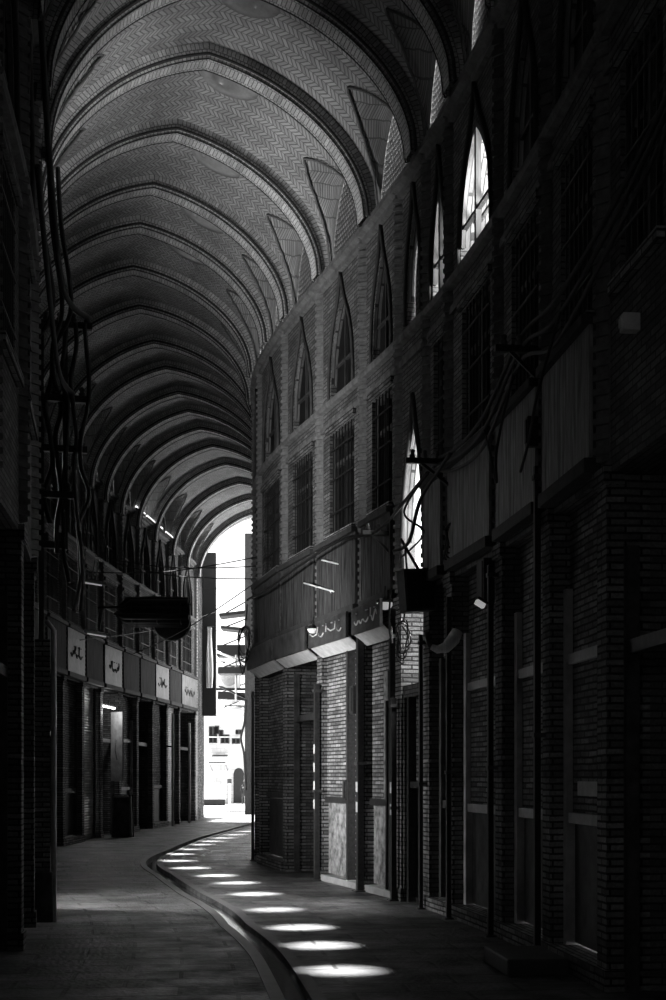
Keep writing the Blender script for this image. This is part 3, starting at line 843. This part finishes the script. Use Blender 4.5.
cable([wv(11.0, 5.3), wv(11.3, 4.7, W-.32), wv(11.7, 4.4, W-.3), wv(12.0, 4.2, W-.3)], 'thin cable trailing down the darkest fascia board', .012)
def rod(a, b, c, label):
    a, b, c = Vector(a), Vector(b), Vector(c)
    r = thing('awning_rod', label, 'rod', a)
    m = MB(); m.tube([(0, 0, 0), b-a], .014, 6); m.build('rod', M_white, r)
    m = MB(); m.tube([(b-a)*.75, c-a], .010, 6); m.build('stay', M_pale, r)
rod(at(322, 560, 20.9), at(363, 570, 19.6), at(376, 581, 19.3), 'upper pale metal rod sticking out over the lettered fascia')
rod(at(304, 583, 21.6), at(339, 593, 20.4), at(337, 602, 20.6), 'lower pale metal rod sticking out left of the lettered fascia')
def lamp(px, py, Y, label, k=1.0, m_=None, up=.15):
    o = at(px, py, Y); r = thing('bulkhead_lamp', label, 'lamp', o, .4)
    m = MB(); m.lathe([(0, -.07*k), (.05*k, -.06*k), (.08*k, -.02*k), (.085*k, 0), (0, .01)], 16); m.build('lamp_glass', m_ or M_bulb, r)
    m = MB(); m.lathe([(.095*k, 0), (.095*k, .03), (.03, .06), (.012, .07), (.012, up+.07)], 14); m.build('cap', M_iron, r)
lamp(385, 603, 18.2, 'pale oval lamp on the dark fascia left of the open arch', 1.3)
lamp(313, 629, 21.0, 'small round bulb lamp under the dark scratched fascia', 1.0)
def small_box(px, py, Y, w_, h_, label, mm, name='junction_box', lid=None, rz=None, off=.0, dep=.12):
    s_ = s_px(px, 1, Y-2, Y+2)
    o = at(px, py, Y); r = thing(name, label, 'box', o, rotz(s_, 1))
    m = MB(); m.box(-w_/2, w_/2, -dep/2, dep/2, -h_/2, h_/2); m.build('case', mm, r, bevel=.008)
    m = MB(); m.box(-w_/2+.02, w_/2-.02, -dep/2-.012, -dep/2, -h_/2+.03, h_/2-.03); m.build('cover', lid or mm, r)
    return r
small_box(486, 582, 14.2, .24, .46, 'dark upright box under the fascia, with a small pale lamp below', M_iron)
small_box(533, 432, 12.2, .09, .26, 'small dark junction box hanging from the cables on the right wall', M_iron)
small_box(630, 323, 9.6, .10, .12, 'small grey box in the dark upper right, nearest the camera', M_plank)
small_box(355, 700, 19.9, .16, .40, 'dark meter box high on the lit shop between the posts', M_iron, name='meter_box')
small_box(348, 790, 20.3, .13, .30, 'dark box low on the brightest brick shop', M_iron, name='meter_box')
def lamp_box():
    o = at(480, 604, 13.9); r = thing('tube_lamp', 'small tilted pale lamp below the dark upright box', 'lamp', o); r.rotation_euler = (0, .5, .3)
    m = MB(); m.box(-.05, .05, -.03, .03, -.025, .025); m.build('lamp_glass', M_bulb, r, bevel=.006)
    m = MB(); m.box(-.06, .06, -.04, .04, .025, .05); m.build('holder', M_iron, r)
lamp_box()
def notice(px, py, Y, w_, h_, label, name='paper_notice', mm=None):
    s_ = s_px(px, 1, Y-2, Y+2); v = W-.105 if py < 560 else W+.13
    z = EYE+(776-py)/1400*P(s_, v).y
    o = MB(); o.box(-w_/2, w_/2, -.006, 0, -h_/2, h_/2); q = o.build(name, mm or M_pale, loc=P(s_, v, z), rz=rotz(s_, 1))
    tag(q, label, 'sign')
notice(585, 476, 11, .05, .12, 'tiny pale paper slip on the darkest fascia board', mm=M_white)
notice(578, 789, 11.2, .95, .12, 'long pale nameplate strip on the darkest shopfront', 'nameplate', M_plank)
def tarp():
    o = at(446, 640, 15.2); r = thing('rolled_tarpaulin', 'pale half-rolled tarpaulin funnel beside the coil of cable', 'tarpaulin', o, .3)
    m = MB(); pts = [(-.26, .05, -.12), (-.16, .02, -.17), (0, 0, -.13), (.14, 0, .02), (.22, .02, .16)]
    m.tube(pts, [.05, .07, .10, .12, .10], 12); m.build('roll', M_cloth, r)
    m = MB(); m.tube([(-.26, .05, -.12), (-.31, .1, .0), (-.30, .14, .14)], .05, 8); m.build('bend', M_rust, r); r.scale = (.62, .62, .62)
tarp()
def plank():
    a, b = at(591, 452, 10.9), at(600, 424, 10.8)
    q = MB().bar((0, 0, 0), b-a, .05, .02).build('loose_batten', M_plank, loc=a); tag(q, 'short leaning grey batten on the darkest fascia board', 'batten')
plank()
o = MB().box(-.45, .45, -.25, .25, 0, .14).build('stone_step', M_kerb, loc=P(S(11.6, W-.35), W-.35, 0), rz=rotz(S(11.6), 1), bevel=.015)
tag(o, 'low stone step at the foot of the darkest shopfront', 'step')

# ------------------------------------------------------------------ left wall: rack of cables, pillar, lamps, boards
def rack():
    s_ = S(16.6, -W); o = P(s_, -W, 0)
    r = thing('cable_rack', 'tall black rack of crossarms and insulators high on the left wall', 'rack', o, rotz(s_, -1))
    # local x forward along the wall, y outward (into the wall); arms reach into the street at -y
    for z, L in ((6.98, .72), (6.10, .66), (5.50, .66), (4.95, .50), (4.35, .40)):
        m = MB(); m.box(-.04, .04, -L, .0, z-.04, z+.04); m.build('crossarm', M_iron, r, bevel=.005)
        for k in range(4):
            y = -L+.06+k*.16
            q = MB(); q.lathe([(0, 0), (.03, 0), (.045, .03), (.025, .05), (.04, .08), (.015, .11), (0, .12)], 10, 'z', (0, y, z+.04)); q.build('insulator', M_rust, r)
    for y in (-.12, -.40): 
        m = MB(); m.box(-.03, .03, y-.03, y+.03, 2.9 if y > -.3 else 4.3, 7.0); m.build('upright', M_iron, r)
    return s_
sr = rack()
rnd = random.Random(4)
names = ['nearest the wall', 'second from the wall', 'third from the wall', 'fourth from the wall', 'fifth from the wall', 'outermost at the arm ends']
for k in range(6):
    v = -W+.10+k*.105; pts = [P(sr-.1, v-.0, 9.0-.1*k) if k < 3 else P(sr-.05, v, 7.0)]
    if k < 3: pts += [P(sr-.5, v+.02, 8.0), P(sr-.2, v+.15, 7.15)]
    for z in np.arange(6.7, 3.3+.25*(5-k), -.35): pts.append(P(sr+rnd.uniform(-.1, .1)-.05, v+rnd.uniform(-.06, .06), z))
    cable(pts, 'thick black cable running down the left rack, %s' % names[k], .03)
cable([P(sr-3.4, -W+.15, 9.1), P(sr-2.0, -W+.2, 8.0), P(sr-.8, -W+.35, 7.15), P(sr, -W+.68, 7.08)], 'long black cable swooping down to the top arm of the left rack', .035)
cable([P(sr-3.4, -W+.12, 7.5), P(sr-2.0, -W+.2, 6.6), P(sr-.8, -W+.3, 6.2), P(sr, -W+.5, 6.15)], 'black cable swooping down to the second arm of the left rack', .03)
def left_pillar():
    s_ = s_px(47, -1, 15.2, 17.4, W-.1); 
    r = thing('brick_pillar', 'narrow brick pillar with a grey pipe at its edge, dark left foreground', 'pillar', P(s_, -W+.10, 0), rotz(s_, -1))
    m = MB(); m.box(-.18, .18, -.09, .09, 0, 3.1); m.build('shaft', M_pier, r)
    m = MB(); m.box(-.21, .21, -.12, .09, 0, .55); m.build('plinth', M_rust, r, bevel=.01)
    m = MB(); m.tube([(-.16, -.13, .0), (-.16, -.13, 3.2), (-.12, -.05, 3.3)], .03, 8); m.build('pipe', M_plank, r)
left_pillar()
def tray(px, py, Y, label):
    o = at(px, py, Y); r = thing('hanging_tube_lamp', label, 'lamp', o, 0, 'tray lamps hung by the left wall'); r.rotation_euler = (0, .18, -.25)
    m = MB(); m.box(-.26, .26, -.10, .10, 0, .05); m.build('tray', M_iron, r, bevel=.006)
    m = MB()
    for x0, x1, y0, y1 in ((-.27, .27, -.115, -.10), (-.27, .27, .10, .115), (-.27, -.255, -.1, .1), (.255, .27, -.1, .1)): m.box(x0, x1, y0, y1, -.015, .055)
    m.build('rim', M_white, r)
    m = MB(); m.tube([(-.22, 0, -.02), (.22, 0, -.02)], .018, 8); m.build('tube', M_bulb, r)
    for x in (-.05, .05):
        m = MB(); m.tube([(x, 0, .05), (x, 0, .55)], .012, 6); m.build('hanger', M_plank, r)
tray(93, 583, 32.0, 'upper of the two tray lamps beside the left wall')
tray(97, 634, 31.0, 'lower of the two tray lamps beside the left wall')
def awning():
    o = at(154, 612, 36.0); r = thing('rolled_awning', 'long dark rolled awning hanging across the street from the left wall', 'awning', o, 0)
    m = MB()
    rr = random.Random(2)
    for k in range(16):
        y, z = rr.uniform(-.22, .22), -.30+.60*k/15; L0, L1 = rr.uniform(-1.0, -.8), rr.uniform(.86, .97)
        m.tube([(L0, y, z*.4), (L0+.25, y, z), (0, y+rr.uniform(-.03, .03), z+rr.uniform(-.02, .02)), (L1, y, z)], [.03, .09, .10, .09], 7)
    m.build('roll', M_cable, r)
    for x in (-.55, .1, .7):
        m = MB(); m.tube([(x, .29*math.cos(t), .31*math.sin(t)) for t in np.linspace(0, 2*PI, 22)], .015, 5); m.build('strap', M_iron, r)
    m = MB(); m.tube([(-1.7, 0, .1), (.95, 0, .2)], .03, 8); m.build('carrying_pole', M_iron, r)
    return o
awning()
def half_disc():
    o = at(172, 622, 36.7); r = thing('round_sign', 'dark half-round sign showing below the rolled awning', 'sign', o, 0)
    m = MB(); m.lathe([(0, -.05), (.46, -.05), (.48, -.03), (.48, .03), (.46, .05), (0, .05)], 40, 'y'); m.build('disc', M_iron, r)
    m = MB(); m.tube([(.49*math.cos(t), 0, .49*math.sin(t)) for t in np.linspace(0, 2*PI, 40)], .018, 6); m.build('rim', M_plank, r)
half_disc()
def niche():
    s_ = s_px(109, -1, 32, 44); Y = P(s_, -W+.2).y
    z0, z1 = EYE+(776-781)/1400*Y, EYE+(776-712)/1400*Y
    r = thing('advertising_banner', 'tall pale lit banner with a figure, among the dark left shops', 'banner', P(s_, -W+.22, z0), rotz(s_, -1)+.9)
    H = z1-z0
    m = MB(); m.box(-.24, .24, -.02, .02, 0, H); m.build('cloth', M_board, r)
    m = MB(); m.box(-.20, .20, -.028, -.02, H*.80, H*.86); m.lathe([(0, -.03), (.10, -.03), (.10, -.02)], 16, 'y', (.02, 0, H*.66)); m.tube([(.02, -.02, H*.60), (.06, -.02, H*.45), (-.02, -.02, H*.3)], .05, 6); m.build('printed_figure', M_rust, r)
    o = at(108, 707, Y-.3); q = thing('wall_tube_lamp', 'bright tube lamp over the pale banner on the left', 'lamp', o, .2); q.rotation_euler = (0, .22, .2)
    m = MB(); m.tube([(-.19, 0, 0), (.19, 0, 0)], .025, 8); m.build('tube', M_lamp, q)
    m = MB(); m.box(-.22, .22, .0, .05, .02, .06); m.build('holder', M_iron, q)
    m = MB(); m.tube([(0, .03, .05), (0, .5, .2)], .015, 6); m.build('wall_arm', M_iron, q)
    l = light('banner_lamp', 'POINT', at(108, 712, Y-.5), (0, 0, -1), 30, shadow_soft_size=.1)
niche()
for i, (px, w_, h_, lab) in enumerate(((104, .6, 1.1, 'covered grey bale of goods beside the pale banner'),)):
    s_ = s_px(px, -1, 30, 46); r = thing('goods_bale', lab, 'bale', P(s_, -W+.5, 0), rotz(s_, -1)+.2*i)
    m = MB(); m.box(-w_/2, w_/2, -.25, .25, 0, h_, taper=.12); b_ = m.build('sacking', M_rust, r, bevel=.06)
    for x in (-.15, .15):
        m = MB(); m.box(x-.015, x+.015, -.265, .265, 0, h_+.01, taper=.1); m.build('strap', M_iron, r)
def lpost(px, lo, hi, h_, lab):
    s_ = s_px(px, -1, lo, hi); r = thing('standing_pipe', lab, 'pipe', P(s_, -W+.22, 0), rotz(s_, -1))
    m = MB(); m.tube([(0, 0, 0), (0, 0, h_)], .045, 8); m.build('pipe', M_plank, r)
    m = MB(); m.box(-.03, .03, -.02, .2, h_*.7, h_*.7+.05); m.build('bracket', M_rust, r)
lpost(166, 42, 48, 3.6, 'pale standing pipe in front of the far left shops')
lpost(183, 46, 52, 3.4, 'pale standing pipe beside the last pier of the left wall')
# wires crossing the street
for k, (p0, p1, Y0, Y1, lab) in enumerate((((95, 556), (262, 566), 34, 27, 'topmost thin wire crossing the street under the vault'),
        ((88, 572), (262, 556), 33, 27, 'thin wire rising to the right across the bright opening'),
        ((110, 562), (262, 579), 38, 27, 'sagging thin wire crossing the bright opening'),
        ((80, 640), (215, 612), 31, 48, 'thin wire running from the left wall to the far opening'),
        ((130, 655), (262, 578), 40, 26, 'lowest thin wire slanting across the street'))):
    a, b = at(*p0, Y0), at(*p1, Y1); m_ = (a+b)/2; m_.z -= .15
    cable([a, (a*3+b)/4-Vector((0, 0, .1)), m_, (a+b*3)/4-Vector((0, 0, .1)), b], lab, .011, name='overhead_wire')

# ------------------------------------------------------------------ beyond the end of the hall
def end_sign():
    Y = 54.0; a, b = at(203, 716, Y), at(216, 553, Y); H = b.z-a.z; w_ = b.x-a.x
    r = thing('tall_sign', 'tall dark vertical sign panel standing out beyond the end arch', 'sign', (a.x+w_/2, Y, a.z))
    m = MB(); m.box(-w_/2, w_/2, -.15, .15, 0, H); m.build('panel', M_cable, r, bevel=.01)
    for z in (H*.52, H*.78):
        m = MB(); m.box(-w_/2-.01, w_/2+.01, -.17, .17, z, z+.06); m.build('band', M_cable, r)
    m = MB(); m.box(-w_/2-.25, -w_/2, -.04, .04, H*.9, H*.94); m.box(-w_/2-.25, -w_/2, -.04, .04, H*.1, H*.14); m.build('wall_arms', M_iron, r)
    r = thing('cloth_banner', 'narrow white cloth banner hanging in front of the tall dark sign', 'banner', at(209.5, 688, 53.6))
    m = MB(); n = 14; L = 2.35
    for i in range(n):
        for k in range(6):
            def q(i, k): t = i/n; return Vector(((k/6-.5)*.22*(1+.25*math.sin(5*t)), .04*math.sin(k*2.1+3*t), t*L))
            m.face([q(i, k), q(i, k+1), q(i+1, k+1), q(i+1, k)], None, True)
    c_ = m.build('cloth', M_cloth, r); sd = c_.modifiers.new('thickness', 'SOLIDIFY'); sd.thickness = .01
    m = MB(); m.tube([(-.16, 0, L), (.16, 0, L)], .02, 6); m.box(-.02, .02, 0, .3, L-.02, L+.02); m.build('rod', M_iron, r)
end_sign()
bl = MB(); bl.box(-9, at(204, 0, 54.6).x, 50.8, 54.6, -.06, 12)
bl.build('wall_street', M_pier, kind='structure')
br = MB(); br.box(-3.78, 3.5, 60.0, 74.0, -.06, 12.0)
br.build('wall_street', M_darkbrick, kind='structure')
M_facade = brick('pale_facade', .5, .25, .62, .5, .35, ms=.01, dirt=.2, bump=.2)
def facade():
    Y = 84; m = MB(); m.box(-16, 6, Y, Y+6, -.06, 5.2); m.box(-16, 6, Y+3, Y+6, 5.2, 8.6)
    r = thing('pale_building', 'overexposed white building closing the street at the far end', 'building', (0, 0, 0))
    m.build('walls', M_facade, r)
    m = MB(); m.box(-16, 6, Y-.15, Y, 4.75, 4.9); m.box(-16, 6, Y-.1, Y, 3.9, 3.97); m.build('ledge', M_pale, r)
    for px, py, w_, h_ in ((213, 731, .5, .55), (213, 739, .5, .5), (217, 730, .25, .5), (221, 734, .3, .5), (225, 739, .55, .55), (239, 732, .4, .3), (236, 741, .5, .35)):
        c = at(px, py, Y-.02)
        f = MB(); f.box(c.x-w_/2, c.x+w_/2, Y-.05, Y+.02, c.z-h_/2, c.z+h_/2); q = f.build('window', M_rust, r)
        for d in (-.12, .12):
            g = MB(); g.box(c.x+d-.09 if w_ > .3 else c.x-.09, c.x+d+.09 if w_ > .3 else c.x+.09, Y-.07, Y-.05, c.z-h_/2+.05, c.z+h_/2-.05)
            g.build('pane', M_dark, q)
            if w_ <= .3: break
    m = MB(); a, b = at(233.5, 803, Y-.02), at(244, 768, Y-.02)
    xs = np.linspace(a.x, b.x, 13); wv_ = (b.x-a.x)/2; cx_ = (a.x+b.x)/2
    for x0, x1 in zip(xs, xs[1:]):
        z0, z1 = [b.z-.35+.35*math.sqrt(max(0, 1-((x-cx_)/wv_)**2)) for x in (x0, x1)]
        m.face([(x0, Y-.06, 0), (x1, Y-.06, 0), (x1, Y-.06, z1), (x0, Y-.06, z0)])
        m.face([(x0, Y-.06, z0), (x1, Y-.06, z1), (x1, Y, z1), (x0, Y, z0)])
    m.build('doorway', M_cable, r)
facade()
def shop_awning():
    a, b = at(208, 762, 81), at(224, 757, 81)
    r = thing('shop_awning', 'small dark shop awning on the white building at the far end', 'awning', ((a.x+b.x)/2, 82, a.z))
    w_ = (b.x-a.x)/2
    m = MB(); m.face([(-w_, -.5, 0), (w_, -.5, 0), (w_, 2, .45), (-w_, 2, .45)]); m.face([(-w_, -.5, -.14), (w_, -.5, -.14), (w_, -.5, 0), (-w_, -.5, 0)])
    q = m.build('canopy', M_cable, r); sd = q.modifiers.new('t', 'SOLIDIFY'); sd.thickness = .03
    for x in (-w_, w_):
        m = MB(); m.tube([(x, -.45, 0), (x, 2, -.5)], .02, 6); m.build('stay', M_iron, r)
shop_awning()
def stall():
    a = at(216, 803, 79); r = thing('white_kiosk', 'small white kiosk with a dark base under the far awning', 'kiosk', (a.x, 79, -.06), .1)
    m = MB(); m.box(-.75, .55, -.4, .6, .35, 1.15); m.build('counter', M_white, r, bevel=.03)
    m = MB(); m.box(-.75, .5, -.38, .55, .02, .35); m.build('base', M_cable, r)
    for x in (-.6, .4):
        m = MB(); m.tube([(x, 0, 1.15), (x, 0, 2.3)], .03, 6); m.build('upright', M_pale, r)
    m = MB(); m.box(-.75, .55, -.3, .4, 2.3, 2.36); m.build('top_board', M_white, r)
    a = at(229.5, 781, 78); r = thing('wall_post_box', 'small dark box on a white post left of the far doorway', 'box', (a.x, 78, -.06))
    m = MB(); m.box(-.12, .12, -.1, .1, 1.25, 1.5); m.build('case', M_rust, r)
    m = MB(); m.box(-.04, .04, -.04, .04, 0, 1.25); m.build('post', M_white, r)
stall()
def person(px, Y, H, label):
    a = at(px, 800, Y); r = thing('person', label, 'person', (a.x, Y, -.06), .4); k = H/1.7
    V = [(0, 0, .92), (0, 0, 1.15), (0, .01, 1.38), (0, 0, 1.47), (0, -.01, 1.58), (0, -.01, 1.68),
         (.10, 0, .88), (.11, -.04, .48), (.12, .02, .07), (.13, -.12, .03), (-.10, 0, .88), (-.12, .06, .48), (-.12, .14, .07), (-.13, .02, .03),
         (.18, 0, 1.37), (.24, .02, 1.10), (.22, -.12, .88), (.22, -.16, .80), (-.18, 0, 1.37), (-.25, .02, 1.10), (-.22, -.10, .88), (-.22, -.14, .80)]
    E = [(0, 1), (1, 2), (2, 3), (3, 4), (4, 5), (0, 6), (6, 7), (7, 8), (8, 9), (0, 10), (10, 11), (11, 12), (12, 13), (2, 14), (14, 15), (15, 16), (16, 17), (2, 18), (18, 19), (19, 20), (20, 21)]
    rad = [.14, .13, .14, .055, .085, .07, .09, .06, .045, .04, .09, .06, .045, .04, .065, .05, .04, .04, .065, .05, .04, .04]
    me = bpy.data.meshes.new('body'); me.from_pydata([tuple(c*k for c in v) for v in V], E, []); me.materials.append(M_iron)
    o = bpy.data.objects.new('body', me); COL.objects.link(o); o.parent = r
    sk = o.modifiers.new('skin', 'SKIN'); 
    if not me.skin_vertices: bpy.context.view_layer.update()
    for i, q in enumerate(me.skin_vertices[0].data): q.radius = (rad[i]*k, rad[i]*k*.85); q.use_root = i == 0
    o.modifiers.new('sub', 'SUBSURF').levels = 2; o.modifiers['sub'].render_levels = 2
    m = MB(); m.lathe([(0, 1.30), (.19, 1.30), (.21, 1.1), (.19, .85), (.22, .65), (.20, .64), (0, .66)], 18); m.build('coat', M_cable, r).scale = (k, k*.75, k)
    m = MB(); m.lathe([(0, 1.76), (.06, 1.75), (.10, 1.69), (.105, 1.62), (.09, 1.58)], 14); m.build('hair', M_cable, r).scale = (k, k, k)
person(244.3, 81, 1.35, 'dark-clothed person walking at the far end, right of the doorway')
# projecting clutter over the far street
def ac(px, py, Y, label, k=1.0):
    r = thing('air_conditioner', label, 'air conditioner', at(px, py, Y), .1, 'white air conditioners over the far street')
    m = MB(); m.box(-.42*k, .42*k, -.16, .16, -.3*k, .3*k); m.build('case', M_white, r, bevel=.02)
    m = MB(); m.lathe([(.02, -.18), (.22*k, -.18), (.24*k, -.16)], 20, 'y', (.1*k, 0, 0)); m.build('fan_grille', M_plank, r)
    m = MB(); e = -3.78-r.location.x; m.box(-.4*k, e, -.14, -.10, -.36*k, -.30*k); m.box(-.4*k, e, .10, .14, -.36*k, -.30*k); m.build('bracket', M_iron, r); r.rotation_euler = (0, 0, 0)
ac(226, 678, 66, 'large white unit in the middle of the dark far clutter', 1.6)
ac(236, 658, 68, 'white unit high right over the far street', 1.2)
ac(232, 700, 70, 'small white unit low over the far street', .9)
ac(224, 655, 70, 'white unit high left beside the tall dark sign', 1.1)
def canopy(px0, px1, py, Y, label, slope=.25, th=.10, mm=None):
    a, b = at(px0, py, Y), at(px1, py, Y); w_ = (b.x-a.x)
    r = thing('metal_canopy', label, 'canopy', a)
    T = Matrix.Rotation(-slope, 4, 'Y')
    m = MB(); m.box(0, w_, -.6, .6, -th, 0, T); m.build('sheet', mm or M_cable, r)
    m = MB(); m.bar(T @ Vector((w_*.1, 0, 0)), T @ Vector((w_*.95, 0, 0))+Vector((0, 0, .5)), .05); m.build('tie_bar', M_iron, r)
    m = MB(); m.bar((w_, -.5, -.5), (w_, -.5, .6), .05); m.build('upright', M_iron, r)
canopy(218, 250, 646, 64, 'upper dark metal canopy over the far street', .0, .5)
canopy(219, 250, 668, 61, 'dark canopy just above the large white unit', .0, .28)
canopy(219, 248, 692, 66, 'lower dark canopy below the large white unit', -.06, .35)
canopy(220, 250, 615, 62, 'slender dark beam near the top of the far opening', .12, .14)
canopy(222, 250, 627, 60, 'second slender dark beam in the far opening', -.10, .12)
canopy(220, 246, 708, 67, 'white-edged lowest canopy in the far street', -.05, .12, M_white)
cable([at(245.6, 700, 60), at(244.5, 722, 60), at(241, 738, 60), at(244, 755, 60), at(245.8, 790, 60)], 'crooked black cable hanging down at the right of the far opening', .05)

def glint_strip(px0, px1, label):  # added glowing strips that imitate light catching the cornice edge
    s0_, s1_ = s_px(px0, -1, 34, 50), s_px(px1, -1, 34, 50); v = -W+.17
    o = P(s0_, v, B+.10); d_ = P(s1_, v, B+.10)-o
    r = thing('glint_strip', label, 'lamp', o)
    m = MB(); m.tube([d_*.02, d_*.98], .03, 8); m.build('tube', M_glint, r)
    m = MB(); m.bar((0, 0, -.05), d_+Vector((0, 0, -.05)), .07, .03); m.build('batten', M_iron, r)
glint_strip(130, 139, 'small nearest glowing strip imitating light on the cornice of the left wall')
glint_strip(141, 157, 'long middle glowing strip imitating light on the cornice of the left wall')
glint_strip(160.5, 170.5, 'farthest glowing strip imitating light on the cornice of the left wall')
for k, (p0, p1, lab) in enumerate((((217, 652), (250, 664), 'pale slanting bar over the large white unit'), ((217, 662), (250, 676), 'lower pale slanting bar across the large white unit'), ((236, 655), (236, 700), 'upright pale bar beside the large white unit'), ((218, 712), (247, 706), 'pale horizontal bar below the far clutter'), ((219, 686), (250, 700), 'dark slanting bar between the far canopies'))):
    a, b = at(*p0, 61.5), at(*p1, 61.5)
    o = MB().tube([Vector((0, 0, 0)), b-a], .05, 6).build('metal_bar', M_iron if 'dark' in lab else M_white, loc=a); tag(o, lab, 'bar')
